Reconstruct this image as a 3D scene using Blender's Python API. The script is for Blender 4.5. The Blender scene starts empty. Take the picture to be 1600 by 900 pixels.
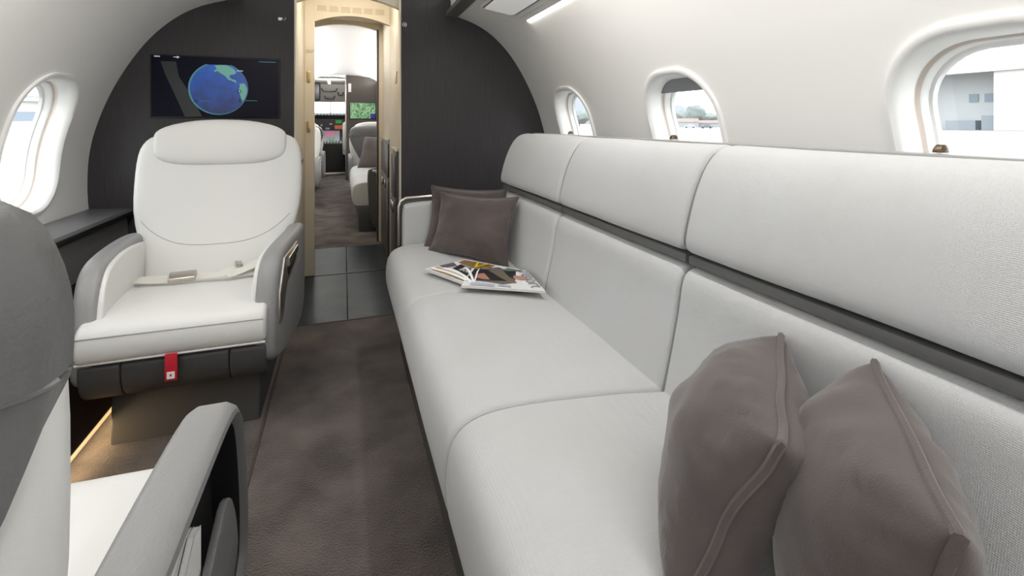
import bpy, bmesh, math, random
from mathutils import Vector, noise
random.seed(7)
C = bpy.context.scene.collection
SC = bpy.context.scene

# ------------------------------------------------------------------ camera
FPX = 760.0; HY = 192.0; TH = math.atan(263.0 / FPX)
cam_d = bpy.data.cameras.new('camera'); cam = bpy.data.objects.new('camera', cam_d); C.objects.link(cam)
cam.location = (0, 0, 1.0); cam.rotation_euler = (math.pi / 2, 0, -TH)
cam_d.sensor_fit = 'HORIZONTAL'; cam_d.sensor_width = 36.0; cam_d.lens = 36.0 * FPX / 1600.0
cam_d.shift_y = -(450.0 - HY) / 1600.0; cam_d.clip_start = 0.02; cam_d.clip_end = 4000
SC.camera = cam

# ------------------------------------------------------------------ world, exposure
w = bpy.data.worlds.new('world'); SC.world = w; w.use_nodes = True
nt = w.node_tree; nt.nodes.clear()
wo = nt.nodes.new('ShaderNodeOutputWorld'); bg = nt.nodes.new('ShaderNodeBackground')
bg.inputs[0].default_value = (0.93, 0.97, 1.0, 1); bg.inputs[1].default_value = 4.2
nt.links.new(bg.outputs[0], wo.inputs[0])
SC.view_settings.view_transform = 'Standard'; SC.view_settings.look = 'None'
SC.view_settings.exposure = 0.02; SC.view_settings.gamma = 1.0; SC.view_settings.use_curve_mapping = False

def area(name, loc, rot, sx, sy, power, col=(1, 1, 1), spread=math.pi):
    l = bpy.data.lights.new(name, 'AREA'); l.shape = 'RECTANGLE'; l.size = sx; l.size_y = sy
    l.energy = power; l.color = col; l.spread = spread
    o = bpy.data.objects.new(name, l); C.objects.link(o); o.location = loc; o.rotation_euler = rot
    return o
PI = math.pi
XC = 0.035      # cabin centre line
# ceiling wash lamps along the aft cabin (two LED runs in the ceiling coves), forward cabin, doorway, floor strip
for sd in (-1, 1):
    # cove run behind the ceiling rail shining up at the ceiling, and the wall-wash run under the same rail
    area('cove_lamp', (XC + sd * 0.47, 0.05, 1.665), (0, PI - sd * math.radians(25), 0), 0.05, 5.2, 5, (1, 0.985, 0.965))
    area('wall_wash_lamp', (XC + sd * 0.53, -0.35, 1.60), (0, -sd * math.radians(38), 0), 0.03, 4.2, 20 if sd > 0 else 23, (1, 0.975, 0.945))
area('cabin_lamp', (XC + 0.47, 6.6, 1.665), (0, PI - math.radians(25), 0), 0.05, 4.6, 23, (1, 0.985, 0.965))
area('cabin_lamp', (XC - 0.47, 6.6, 1.665), (0, PI + math.radians(25), 0), 0.05, 4.6, 23, (1, 0.985, 0.965))
area('cockpit_fill', (-0.25, 9.25, 1.70), (math.radians(85), 0, 0), 0.5, 0.15, 9, (1, 0.97, 0.93))  # added fill light that brightens the cockpit overhead lining, not a fixture
area('vestibule_lamp', (0.03, 3.85, 1.80), (0, 0, 0), 0.35, 0.6, 3.0, (1, 0.93, 0.80))
area('doorway_cove_lamp', (0.03, 2.90, 1.80), (math.radians(52), 0, 0), 0.48, 0.08, 2.7, (1, 0.92, 0.78))

# ------------------------------------------------------------------ materials
def lin(r, g, b):
    f = lambda v: (v / 12.92 if v <= 0.04045 else ((v + 0.055) / 1.055) ** 2.4)
    return (f(r / 255.), f(g / 255.), f(b / 255.), 1)
M = {}
def mat(name, col, rough=0.5, metal=0.0, spec=0.5, bump=None, var=None, sheen=0.0, emit=None, coat=0.0, weave=None):
    m = bpy.data.materials.new(name); m.use_nodes = True; n = m.node_tree.nodes; L = m.node_tree.links
    b = n['Principled BSDF']
    b.inputs['Base Color'].default_value = col if len(col) == 4 else (*col, 1)
    b.inputs['Roughness'].default_value = rough; b.inputs['Metallic'].default_value = metal
    b.inputs['Specular IOR Level'].default_value = spec
    b.inputs['Sheen Weight'].default_value = sheen; b.inputs['Coat Weight'].default_value = coat
    if emit:
        b.inputs['Emission Color'].default_value = (*emit[0], 1); b.inputs['Emission Strength'].default_value = emit[1]
    tc = None
    if bump or var or weave: tc = n.new('ShaderNodeTexCoord')
    if var:      # (scale, col2, detail, stretch)
        mp = n.new('ShaderNodeMapping'); mp.inputs['Scale'].default_value = var[3]
        L.new(tc.outputs['Object'], mp.inputs[0])
        t = n.new('ShaderNodeTexNoise'); t.inputs['Scale'].default_value = var[0]; t.inputs['Detail'].default_value = var[2]
        L.new(mp.outputs[0], t.inputs['Vector'])
        r = n.new('ShaderNodeMapRange'); r.inputs[1].default_value = 0.33; r.inputs[2].default_value = 0.67
        L.new(t.outputs['Fac'], r.inputs[0])
        mx = n.new('ShaderNodeMix'); mx.data_type = 'RGBA'
        mx.inputs[6].default_value = col if len(col) == 4 else (*col, 1); mx.inputs[7].default_value = var[1]
        L.new(r.outputs[0], mx.inputs[0]); L.new(mx.outputs[2], b.inputs['Base Color'])
    if bump:     # (scale, strength, distance, detail)
        t = n.new('ShaderNodeTexNoise'); t.inputs['Scale'].default_value = bump[0]; t.inputs['Detail'].default_value = bump[3]
        L.new(tc.outputs['Object'], t.inputs['Vector'])
        bp = n.new('ShaderNodeBump'); bp.inputs['Strength'].default_value = bump[1]; bp.inputs['Distance'].default_value = bump[2]
        L.new(t.outputs['Fac'], bp.inputs['Height']); L.new(bp.outputs[0], b.inputs['Normal'])
    if weave:    # two crossed wave patterns
        ws = []
        for ax in ('Y', 'Z'):
            wv = n.new('ShaderNodeTexWave'); wv.bands_direction = ax; wv.inputs['Scale'].default_value = weave[0]
            wv.inputs['Distortion'].default_value = 1.5; wv.inputs['Detail'].default_value = 1.0
            L.new(tc.outputs['Object'], wv.inputs['Vector']); ws.append(wv)
        a = n.new('ShaderNodeMath'); a.operation = 'ADD'
        L.new(ws[0].outputs['Fac'], a.inputs[0]); L.new(ws[1].outputs['Fac'], a.inputs[1])
        bp = n.new('ShaderNodeBump'); bp.inputs['Strength'].default_value = weave[1]; bp.inputs['Distance'].default_value = 0.001
        L.new(a.outputs[0], bp.inputs['Height']); L.new(bp.outputs[0], b.inputs['Normal'])
    M[name] = m; return m
one = (1, 1, 1)
mat('liner', (0.86, 0.855, 0.835), 0.55, spec=0.35)
mat('ceiling', (0.84, 0.83, 0.81), 0.55, spec=0.3)
mat('rim_white', (0.86, 0.86, 0.85), 0.4)
mat('rim_beige', (0.78, 0.72, 0.67), 0.5)
mat('shade', (0.33, 0.34, 0.36), 0.7)
mat('bulkhead', lin(50, 48, 50), 0.42, spec=0.35, var=(9, lin(64, 61, 62), 4, (40, 40, 0.7)))
mat('cream', (0.70, 0.635, 0.52), 0.45, spec=0.35)
mat('cream_dark', (0.42, 0.33, 0.2), 0.4)
mat('leather_white', (0.745, 0.745, 0.725), 0.42, bump=(260, 0.10, 0.002, 2))
mat('leather_seam', (0.46, 0.455, 0.44), 0.6)
mat('leather_grey', (0.145, 0.145, 0.146), 0.42, spec=0.5, bump=(190, 0.28, 0.003, 3))
mat('grey_arm', (0.29, 0.29, 0.292), 0.42, spec=0.5, bump=(190, 0.28, 0.003, 3))
mat('grey_dark', (0.060, 0.060, 0.062), 0.5, bump=(200, 0.12, 0.002, 2))
mat('black', (0.012, 0.012, 0.013), 0.45)
mat('pocket_black', (0.018, 0.018, 0.019), 0.35)
mat('fabric', (0.51, 0.518, 0.527), 0.85, spec=0.2, sheen=0.15, weave=(130, 0.32), var=(4, (0.49, 0.492, 0.49, 1), 3, one))
mat('fabric_seam', (0.20, 0.20, 0.20), 0.8)
mat('rail_light', (0.30, 0.30, 0.29), 0.4)
mat('rail_grey', (0.13, 0.13, 0.13), 0.5)
mat('pillow', lin(76, 68, 67), 0.95, spec=0.1, sheen=0.35, var=(6, lin(90, 81, 79), 4, one), bump=(480, 0.45, 0.001, 2))
mat('carpet', lin(64, 56, 52), 1.0, spec=0.0, sheen=0.25, var=(5.5, lin(112, 101, 95), 7, one), bump=(200, 1.0, 0.012, 4))
mat('carpet_bind', lin(92, 80, 76), 1.0, spec=0.0)
mat('side_carpet', lin(44, 38, 38), 1.0, spec=0.0, bump=(300, 0.6, 0.004, 2))
mat('tile', (0.018, 0.023, 0.028), 0.30, spec=0.10, var=(6, (0.032, 0.038, 0.044, 1), 4, one))
mat('ledge', (0.17, 0.17, 0.175), 0.35)
mat('chrome', (0.62, 0.60, 0.56), 0.22, metal=1.0)
mat('nickel', (0.60, 0.55, 0.50), 0.32, metal=1.0)
mat('brass', (0.62, 0.47, 0.25), 0.3, metal=0.8)
mat('bronze', (0.16, 0.12, 0.08), 0.35, metal=0.9)
mat('red', (0.55, 0.012, 0.03), 0.6)
mat('white', (0.85, 0.85, 0.85), 0.6)
mat('strap', (0.72, 0.70, 0.65), 0.8, bump=(500, 0.4, 0.001, 1))
mat('galley_dark', (0.050, 0.050, 0.053), 0.28, spec=0.6)
mat('lens', (0.85, 0.85, 0.86), 0.25, emit=((1, 0.98, 0.95), 0.25))
mat('lamp_strip', (0.9, 0.85, 0.7), 0.5, emit=((1, 0.9, 0.68), 1.6))
mat('floor_led', (0.9, 0.8, 0.6), 0.5, emit=((1, 0.72, 0.38), 0.12))
mat('screen', (0.003, 0.003, 0.008), 0.25, spec=0.12, emit=((0.30, 0.30, 0.75), 0.006))
mat('continent', (0.02, 0.06, 0.05), 0.4, emit=((0.13, 0.34, 0.27), 0.8))
mat('halo', (0.02, 0.05, 0.05), 0.4, emit=((0.06, 0.22, 0.30), 0.7))
mat('screen_text', (0.1, 0.1, 0.1), 0.4, emit=((0.6, 0.6, 0.6), 0.7))
mat('screen_shade', (0.01, 0.014, 0.014), 0.3, emit=((0.06, 0.09, 0.08), 0.09))
def globe_mat():
    m = bpy.data.materials.new('globe'); m.use_nodes = True; n = m.node_tree.nodes; L = m.node_tree.links
    b = n['Principled BSDF']; tc = n.new('ShaderNodeTexCoord'); t = n.new('ShaderNodeTexNoise')
    t.inputs['Scale'].default_value = 22; t.inputs['Detail'].default_value = 4
    sx = n.new('ShaderNodeSeparateXYZ'); L.new(tc.outputs['Object'], sx.inputs[0])
    ad = n.new('ShaderNodeMath'); ad.operation = 'MULTIPLY_ADD'; ad.inputs[1].default_value = 3.0; ad.inputs[2].default_value = 0.12
    L.new(sx.outputs['Z'], ad.inputs[0])
    a2 = n.new('ShaderNodeMath'); a2.operation = 'ADD'; L.new(ad.outputs[0], a2.inputs[0])
    L.new(tc.outputs['Object'], t.inputs['Vector']); L.new(t.outputs['Fac'], a2.inputs[1])
    cr = n.new('ShaderNodeValToRGB'); cr.color_ramp.elements[0].position = 0.25; cr.color_ramp.elements[0].color = (0.012, 0.025, 0.10, 1)
    cr.color_ramp.elements[1].position = 1.0; cr.color_ramp.elements[1].color = (0.010, 0.085, 0.40, 1)
    L.new(a2.outputs[0], cr.inputs[0]); L.new(cr.outputs[0], b.inputs['Emission Color']); b.inputs['Emission Strength'].default_value = 0.85
    b.inputs['Base Color'].default_value = (0.01, 0.01, 0.02, 1); b.inputs['Roughness'].default_value = 0.3
    M['globe'] = m
globe_mat()
def leaf_screen():
    m = bpy.data.materials.new('leaf_screen'); m.use_nodes = True; n = m.node_tree.nodes; L = m.node_tree.links
    b = n['Principled BSDF']; tc = n.new('ShaderNodeTexCoord'); t = n.new('ShaderNodeTexNoise')
    t.inputs['Scale'].default_value = 14; t.inputs['Detail'].default_value = 3; t.inputs['Distortion'].default_value = 2.5
    L.new(tc.outputs['Object'], t.inputs['Vector'])
    cr = n.new('ShaderNodeValToRGB'); cr.color_ramp.elements[0].position = 0.36; cr.color_ramp.elements[0].color = (0.01, 0.12, 0.02, 1)
    cr.color_ramp.elements[1].position = 0.62; cr.color_ramp.elements[1].color = (0.45, 0.75, 0.42, 1)
    L.new(t.outputs['Fac'], cr.inputs[0]); L.new(cr.outputs[0], b.inputs['Emission Color']); b.inputs['Emission Strength'].default_value = 0.75
    b.inputs['Base Color'].default_value = (0.01, 0.02, 0.01, 1); M['leaf_screen'] = m
leaf_screen()
mat('navy_screen', (0.01, 0.01, 0.03), 0.3, emit=((0.01, 0.015, 0.2), 0.8))
def glass():
    m = bpy.data.materials.new('glass'); m.use_nodes = True; n = m.node_tree.nodes; L = m.node_tree.links
    n.remove(n['Principled BSDF']); o = n['Material Output']
    tr = n.new('ShaderNodeBsdfTransparent'); tr.inputs[0].default_value = (0.96, 0.98, 0.97, 1)
    g = n.new('ShaderNodeBsdfGlossy'); g.inputs['Roughness'].default_value = 0.02
    mx = n.new('ShaderNodeMixShader'); mx.inputs[0].default_value = 0.05
    L.new(tr.outputs[0], mx.inputs[1]); L.new(g.outputs[0], mx.inputs[2]); L.new(mx.outputs[0], o.inputs[0]); M['glass'] = m
glass()
# magazine inks
mat('paper', (0.78, 0.78, 0.78), 0.4); mat('paper_edge', (0.66, 0.64, 0.6), 0.7)
mat('ink_black', (0.016, 0.017, 0.02), 0.35); mat('ink_brown', (0.28, 0.15, 0.06), 0.4); mat('ink_yellow', (0.72, 0.55, 0.02), 0.4)
mat('ink_green', (0.10, 0.28, 0.12), 0.4); mat('ink_olive', (0.16, 0.135, 0.10), 0.4); mat('ink_skin', (0.50, 0.24, 0.17), 0.45)
mat('ink_blue', (0.46, 0.49, 0.60), 0.4); mat('ink_tan', (0.48, 0.32, 0.16), 0.4); mat('ink_mid', (0.30, 0.30, 0.32), 0.4); mat('ink_grey', (0.12, 0.12, 0.14), 0.4)
# outside
mat('apron', (0.30, 0.29, 0.275), 0.9); mat('grass_field', (0.25, 0.24, 0.19), 1.0); mat('hangar_white', (0.58, 0.57, 0.54), 0.7)
mat('hangar_fascia', (0.48, 0.475, 0.46), 0.7); mat('hangar_wall', (0.52, 0.53, 0.54), 0.8); mat('hangar_equipment', (0.28, 0.31, 0.34), 0.8)
mat('hangar_glass', (0.22, 0.27, 0.33), 0.3); mat('hill', (0.27, 0.29, 0.32), 1.0); mat('tree', (0.19, 0.215, 0.205), 1.0)  # hill and tree colours are paled to include distance haze
mat('house_red', (0.24, 0.18, 0.17), 0.8); mat('car_white', (0.3, 0.31, 0.32), 0.4); mat('car_dark', (0.12, 0.14, 0.16), 0.4)
# cockpit
mat('cockpit_beige', (0.46, 0.45, 0.41), 0.7); mat('display_red', (0.02, 0.01, 0.01), 0.3, emit=((0.6, 0.12, 0.05), 0.6))
mat('display_green', (0.01, 0.02, 0.01), 0.3, emit=((0.03, 0.35, 0.05), 0.6)); mat('display_grey', (0.3, 0.32, 0.34), 0.4)
mat('display_pink', (0.1, 0.02, 0.05), 0.3, emit=((0.6, 0.25, 0.35), 0.6)); mat('sheepskin', (0.66, 0.65, 0.62), 0.9)
mat('partition_brown', lin(74, 66, 60), 0.5); mat('placard', (0.75, 0.68, 0.68), 0.6)

# ------------------------------------------------------------------ mesh helpers
def V(*a): return Vector(a)
def new(name, verts, faces, m, parent=None, smooth=False, angle=None):
    me = bpy.data.meshes.new(name); me.from_pydata([tuple(v) for v in verts], [], faces); me.update()
    return fin(name, me, m, parent, smooth, angle)
def fin(name, me, m, parent=None, smooth=False, angle=None):
    bm = bmesh.new(); bm.from_mesh(me); bmesh.ops.recalc_face_normals(bm, faces=bm.faces); bm.to_mesh(me); bm.free()
    me.materials.append(M[m])
    if smooth:
        me.polygons.foreach_set('use_smooth', [True] * len(me.polygons))
        if angle:
            try: me.set_sharp_from_angle(angle=math.radians(angle))
            except Exception: pass
    o = bpy.data.objects.new(name, me); C.objects.link(o)
    if parent: o.parent = parent
    return o
def frombm(name, bm, m, parent=None, smooth=False, angle=None):
    me = bpy.data.meshes.new(name); bm.to_mesh(me); bm.free(); return fin(name, me, m, parent, smooth, angle)
def tag(o, label, cat=None, group=None, kind=None):
    o['label'] = label
    if cat: o['category'] = cat
    if group: o['group'] = group
    if kind: o['kind'] = kind
    return o
def struct(o, label, cat='wall'): return tag(o, label, cat, kind='structure')
def thing(name, label, cat, loc=(0, 0, 0), rz=0.0, group=None):
    o = bpy.data.objects.new(name, None); C.objects.link(o); o.location = loc; o.rotation_euler = (0, 0, rz); o.empty_display_size = 0.1
    return tag(o, label, cat, group)
def copy_tree(o, parent=None):
    c = o.copy(); C.objects.link(c); c.parent = parent
    for ch in list(o.children): copy_tree(ch, c)
    return c
def box(name, a, b, m, parent=None, bev=0.0, seg=2):
    bm = bmesh.new(); bmesh.ops.create_cube(bm, size=1)
    for v in bm.verts:
        v.co = Vector([(a[i] + b[i]) / 2 + v.co[i] * (b[i] - a[i]) for i in range(3)])
    if bev: bmesh.ops.bevel(bm, geom=list(bm.edges), offset=bev, segments=seg, profile=0.5, affect='EDGES')
    return frombm(name, bm, m, parent, bool(bev), 40)
def prism(name, poly, axis, a, b, m, parent=None, bev=0.0, seg=2, smooth=False):
    """poly: 2D points in the plane normal to axis (x:(y,z) y:(x,z) z:(x,y)), extruded from a to b."""
    def P(p, t): return {'x': (t, p[0], p[1]), 'y': (p[0], t, p[1]), 'z': (p[0], p[1], t)}[axis]
    n = len(poly); vs = [P(p, a) for p in poly] + [P(p, b) for p in poly]
    fs = [tuple(range(n)), tuple(range(2 * n - 1, n - 1, -1))] + [(i, (i + 1) % n, n + (i + 1) % n, n + i) for i in range(n)]
    bm = bmesh.new(); bv = [bm.verts.new(v) for v in vs]
    for f in fs: bm.faces.new([bv[i] for i in f])
    bmesh.ops.recalc_face_normals(bm, faces=bm.faces)
    if bev:
        caps = [f for f in bm.faces if len(f.verts) == n]
        es = set(e for f in caps[:2] for e in f.edges)
        bmesh.ops.bevel(bm, geom=list(es), offset=bev, segments=seg, profile=0.5, affect='EDGES')
    return frombm(name, bm, m, parent, smooth or bool(bev), 35)
def loft(name, rings, m, parent=None, cap=True, closed=True, smooth=True, angle=50):
    n = len(rings[0]); vs = [p for r in rings for p in r]; fs = []
    for i in range(len(rings) - 1):
        for j in range(n if closed else n - 1):
            k = (j + 1) % n; fs.append((i * n + j, i * n + k, (i + 1) * n + k, (i + 1) * n + j))
    if cap:
        fs.append(tuple(range(n - 1, -1, -1))); fs.append(tuple(range((len(rings) - 1) * n, len(rings) * n)))
    return new(name, vs, fs, m, parent, smooth, angle)
def tube_data(path, r, closed=False, seg=6):
    path = [Vector(p) for p in path]; n = len(path); rings = []
    up = None
    for i, p in enumerate(path):
        if closed: t = path[(i + 1) % n] - path[i - 1]
        else: t = path[min(i + 1, n - 1)] - path[max(i - 1, 0)]
        if t.length < 1e-9: t = Vector((0, 0, 1))
        t.normalize()
        if up is None:
            up = Vector((0, 0, 1)) if abs(t.z) < 0.9 else Vector((1, 0, 0))
        s = t.cross(up)
        if s.length < 1e-4: s = t.cross(Vector((1, 0.3, 0)))
        s.normalize(); up = s.cross(t).normalized()
        rr = r(i / (n - 1)) if callable(r) else r
        rings.append([p + (s * math.cos(a) + up * math.sin(a)) * rr for a in [2 * PI * k / seg for k in range(seg)]])
    return rings
def tube(name, path, r, m, parent=None, closed=False, seg=6):
    rings = tube_data(path, r, closed, seg)
    if closed: rings.append(rings[0][:])
    return loft(name, rings, m, parent, cap=not closed)
def inset(poly, e):
    n = len(poly); out = []
    ar = sum(poly[i][0] * poly[(i + 1) % n][1] - poly[(i + 1) % n][0] * poly[i][1] for i in range(n))
    sg = 1 if ar > 0 else -1
    for i in range(n):
        p0, p1, p2 = Vector(poly[i - 1]), Vector(poly[i]), Vector(poly[(i + 1) % n])
        a = (p1 - p0).normalized(); b = (p2 - p1).normalized(); t = (a + b)
        t = t.normalized() if t.length > 1e-6 else a
        nn = Vector((-t.y, t.x)) * sg
        out.append(tuple(p1 + nn * e))
    return out
def smooth_poly(pts, it=2):
    for _ in range(it):
        q = []
        for i in range(len(pts)):
            a, b = pts[i], pts[(i + 1) % len(pts)]
            q += [(a[0] * .75 + b[0] * .25, a[1] * .75 + b[1] * .25), (a[0] * .25 + b[0] * .75, a[1] * .25 + b[1] * .75)]
        pts = q
    return pts
def soft_extrude(name, poly, axis, a, b, r, m, parent=None, mid=6, wob=0.0):
    """extrude with pillow-rounded ends"""
    st = []
    for k in range(5):
        t = k / 4 * PI / 2; st.append((a + r * (1 - math.sin(t)) if False else a + r * (1 - math.cos(t)) , r * (1 - math.sin(t))))
    left = st; right = [(b - (x - a), e) for x, e in reversed(st)]
    mids = [(a + r + (b - a - 2 * r) * k / (mid + 1), 0) for k in range(1, mid + 1)]
    rings = []
    for x, e in left + mids + right:
        pl = inset(poly, e); ring = []
        for p in pl:
            w_ = wob * noise.noise(Vector((x * 3.1, p[0] * 4, p[1] * 4))) if wob else 0
            q = {'x': (x, p[0], p[1] + w_), 'y': (p[0] - w_ * .6, x, p[1] + w_)}[axis]
            ring.append(Vector(q))
        rings.append(ring)
    return loft(name, rings, m, parent, angle=70)
def text(name, s, size, m, loc, rot, parent=None, extr=0.0004, shear=0.0):
    cu = bpy.data.curves.new(name, 'FONT'); cu.body = s; cu.size = size; cu.extrude = extr; cu.align_x = 'CENTER'; cu.align_y = 'CENTER'; cu.shear = shear
    t = bpy.data.objects.new(name, cu); C.objects.link(t)
    dg = bpy.context.evaluated_depsgraph_get(); me = bpy.data.meshes.new_from_object(t.evaluated_get(dg))
    C.objects.unlink(t); bpy.data.objects.remove(t)
    me.materials.clear(); me.materials.append(M[m]); o = bpy.data.objects.new(name, me); C.objects.link(o)
    o.location = loc; o.rotation_euler = rot
    if parent: o.parent = parent
    return o
def interp(tab, x):
    if x <= tab[0][0]: return tab[0][1]
    for (a, fa), (b, fb) in zip(tab, tab[1:]):
        if x <= b: return fa + (fb - fa) * (x - a) / (b - a)
    return tab[-1][1]
def sinterp(tab, x):
    # Catmull-Rom
    n = len(tab)
    if x <= tab[0][0]: return tab[0][1]
    if x >= tab[-1][0]: return tab[-1][1]
    for i in range(n - 1):
        if x <= tab[i + 1][0]:
            x0, y0 = tab[i]; x1, y1 = tab[i + 1]; h = x1 - x0; t = (x - x0) / h
            m0 = (tab[i + 1][1] - tab[i - 1][1]) / (tab[i + 1][0] - tab[i - 1][0]) if i > 0 else (y1 - y0) / h
            m1 = (tab[i + 2][1] - y0) / (tab[i + 2][0] - x0) if i + 2 < n else (y1 - y0) / h
            return (2*t**3-3*t*t+1)*y0 + (t**3-2*t*t+t)*h*m0 + (-2*t**3+3*t*t)*y1 + (t**3-t*t)*h*m1
def px(x, y, X=None, Y=None, Z=None):
    s, c = math.sin(TH), math.cos(TH); u = (x - 800) / FPX; v = (HY - y) / FPX
    d = Vector((s + u * c, c - u * s, v))
    t = Y / d.y if Y is not None else X / d.x if X is not None else (Z - 1) / d.z
    return Vector((0, 0, 1)) + d * t

# ------------------------------------------------------------------ fuselage liner
SEC = [(0.0, 0.98), (0.3, 1.09), (0.6, 1.142), (0.77, 1.147), (0.90, 1.134), (1.03, 1.10), (1.16, 1.05), (1.285, 0.985),
       (1.40, 0.908), (1.485, 0.828), (1.545, 0.748), (1.585, 0.665), (1.612, 0.575)]
def hw(z): return sinterp(SEC, z)
ZT = 1.612
YA, YB = -2.6, 2.75            # aft cabin
YD, YF, YC = 3.43, 4.25, 9.0   # sliding door plane, forward door plane, forward cabin end
WZ0, WZ1 = 0.60, 1.25
WH, WB, WT = 0.180, 0.665, 1.168   # window half width, bottom, top
def win_outline(n_b, n_s, off=0.0):
    """outline of the hole, starting bottom-left, counter-clockwise, matched to a rectangle of 2*n_b+2*n_s points"""
    pts = []; r = 0.145 - off; hwid = WH - off; zb = WB + off; zt = WT - off
    tot = 2 * (n_b + n_s); full = []
    def arc(cx, cz, a0): return [(cx + r * math.cos(a0 + PI / 2 * k / 24), cz + r * math.sin(a0 + PI / 2 * k / 24)) for k in range(25)]
    full += arc(-hwid + r, zb + r, PI); full += arc(hwid - r, zb + r, 1.5 * PI); full += arc(hwid - r, zt - r, 0); full += arc(-hwid + r, zt - r, PI / 2)
    # resample by angle from the centre so that it matches the rectangle corners
    return full
def ray_outline(full, cx, cz, ang):
    best = None; d = (math.cos(ang), math.sin(ang))
    for i in range(len(full)):
        a = full[i]; b = full[(i + 1) % len(full)]
        ax, az, bx, bz = a[0] - cx, a[1] - cz, b[0] - cx, b[1] - cz
        c1 = d[0] * az - d[1] * ax; c2 = d[0] * bz - d[1] * bx
        if c1 <= 0 < c2 or c2 <= 0 < c1 or (c1 == 0 and d[0]*ax + d[1]*az > 0):
            t = c1 / (c1 - c2) if c1 != c2 else 0
            x, z = ax + (bx - ax) * t, az + (bz - az) * t
            if x * d[0] + z * d[1] > 0: return (cx + x, cz + z)
    return full[0]
ZROW = [WZ0 + (WZ1 - WZ0) * i / 16 for i in range(17)]
PW = 0.26
def rect_ring():
    n = 16; ys = [-PW + 2 * PW * i / n for i in range(n + 1)]
    r = [(y, WZ0) for y in ys[:-1]] + [(PW, z) for z in ZROW[:-1]] + [(y, WZ1) for y in reversed(ys[1:])] + [(-PW, z) for z in reversed(ZROW[1:])]
    return r
RR = rect_ring(); WCZ = (WB + WT) / 2
ANG = [math.atan2(z - WCZ, y) for y, z in RR]
def hole_ring(off): 
    f = win_outline(0, 0, off); return [ray_outline(f, 0, WCZ, a) for a in ANG]
HOLE0 = hole_ring(0.0)
def liner(name, side, y0, y1, wins, label):
    vs = []; fs = []
    def add(y, z): vs.append((XC + side * hw(z), y, z)); return len(vs) - 1
    def grid(ya, yb, zs, ny=1):
        idx = [[add(ya + (yb - ya) * j / ny, z) for j in range(ny + 1)] for z in zs]
        for i in range(len(zs) - 1):
            for j in range(ny): fs.append((idx[i][j], idx[i][j + 1], idx[i + 1][j + 1], idx[i + 1][j]))
    grid(y0, y1, [0.0 + WZ0 * i / 8 for i in range(9)])
    grid(y0, y1, [WZ1 + (ZT - WZ1) * (i / 20) for i in range(21)])
    cur = y0
    for wy in sorted(wins):
        if wy - PW > cur: grid(cur, wy - PW, ZROW)
        K = 4; rings = []
        for k in range(K + 1):
            t = k / K; rings.append([add(wy + a[0] * (1 - t) + b[0] * t, a[1] * (1 - t) + b[1] * t) for a, b in zip(RR, HOLE0)])
        n = len(RR)
        for k in range(K):
            for j in range(n): fs.append((rings[k][j], rings[k][(j + 1) % n], rings[k + 1][(j + 1) % n], rings[k + 1][j]))
        cur = wy + PW
    if cur < y1: grid(cur, y1, ZROW)
    bm = bmesh.new(); me = bpy.data.meshes.new(name); me.from_pydata(vs, [], fs); bm.from_mesh(me)
    bmesh.ops.remove_doubles(bm, verts=bm.verts, dist=1e-5)
    bmesh.ops.recalc_face_normals(bm, faces=bm.faces); bm.to_mesh(me); bm.free()
    me.materials.append(M['liner']); me.polygons.foreach_set('use_smooth', [True] * len(me.polygons))
    o = bpy.data.objects.new(name, me); C.objects.link(o); return struct(o, label)
WINS_A = [2.30, 1.44, 0.548, -0.30, -1.15, -2.0]
WINS_F = [5.0, 5.87, 6.74, 7.61, 8.48]
liner('wall_right', 1, YA, YB, WINS_A, 'curved off-white cabin side wall above the long grey divan')
liner('wall_left', -1, YA, YB, WINS_A, 'curved off-white cabin side wall left of the white chair')
liner('wall_forward_right', 1, YF, YC, WINS_F, 'curved white side wall of the forward cabin, right of the aisle')
liner('wall_forward_left', -1, YF, YC, WINS_F, 'curved white side wall of the forward cabin, left of the aisle')

def ring3(side, wy, off, depth):
    return [Vector((XC + side * (hw(z) + depth), wy + y, z)) for y, z in hole_ring(off)]
RC = {}
def hr(off):
    if off not in RC: RC[off] = hole_ring(off)
    return RC[off]
wn = [0]
def make_window(side, wy, label, shade=0.0):
    wn[0] += 1
    def ring(off, dep): return [Vector((side * (hw(z) - hw(WCZ) + dep), y, z - WCZ)) for y, z in hr(off)]
    root = bpy.data.objects.new('window_%d' % wn[0], None); C.objects.link(root); root.empty_display_size = .1
    root.location = (XC + side * hw(WCZ), wy, WCZ); struct(root, label, 'window')
    loft('window_frame', [ring(-0.020, 0.001), ring(-0.017, -0.009), ring(-0.008, -0.012), ring(0.001, -0.006), ring(0.006, 0.010), ring(0.008, 0.034), ring(0.009, 0.046)], 'rim_white', root, cap=False)
    loft('shade_track', [ring(0.009, 0.046), ring(0.004, 0.048), ring(0.004, 0.060), ring(0.012, 0.062)], 'rim_beige', root, cap=False)
    loft('inner_frame', [ring(0.012, 0.062), ring(0.014, 0.064), ring(0.015, 0.086), ring(0.021, 0.088), ring(0.023, 0.100)], 'rim_white', root, cap=False)
    n = len(RR); p = ring(0.019, 0.095); c = sum(p, Vector()) / n; c.x = side * 0.098
    new('pane', p + [c], [(i, (i + 1) % n, n) for i in range(n)], 'glass', root, True)
    if shade:
        zc = WT - WCZ - shade; rr = [(y, max(z - WCZ, zc)) for y, z in hr(0.006)]
        vs = [Vector((side * (hw(z + WCZ) - hw(WCZ) + d), y, z)) for d in (0.050, 0.057) for y, z in rr]
        top = [i for i in range(n) if rr[i][1] > zc + 1e-6]
        # keep only the part above the lower edge
        ids = sorted(range(n), key=lambda i: i); loop = [i for i in ids]
        new('window_shade', vs, [tuple(range(n)), tuple(range(2 * n - 1, n - 1, -1))] + [(i, (i + 1) % n, n + (i + 1) % n, n + i) for i in range(n)], 'shade', root)
    return root
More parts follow.
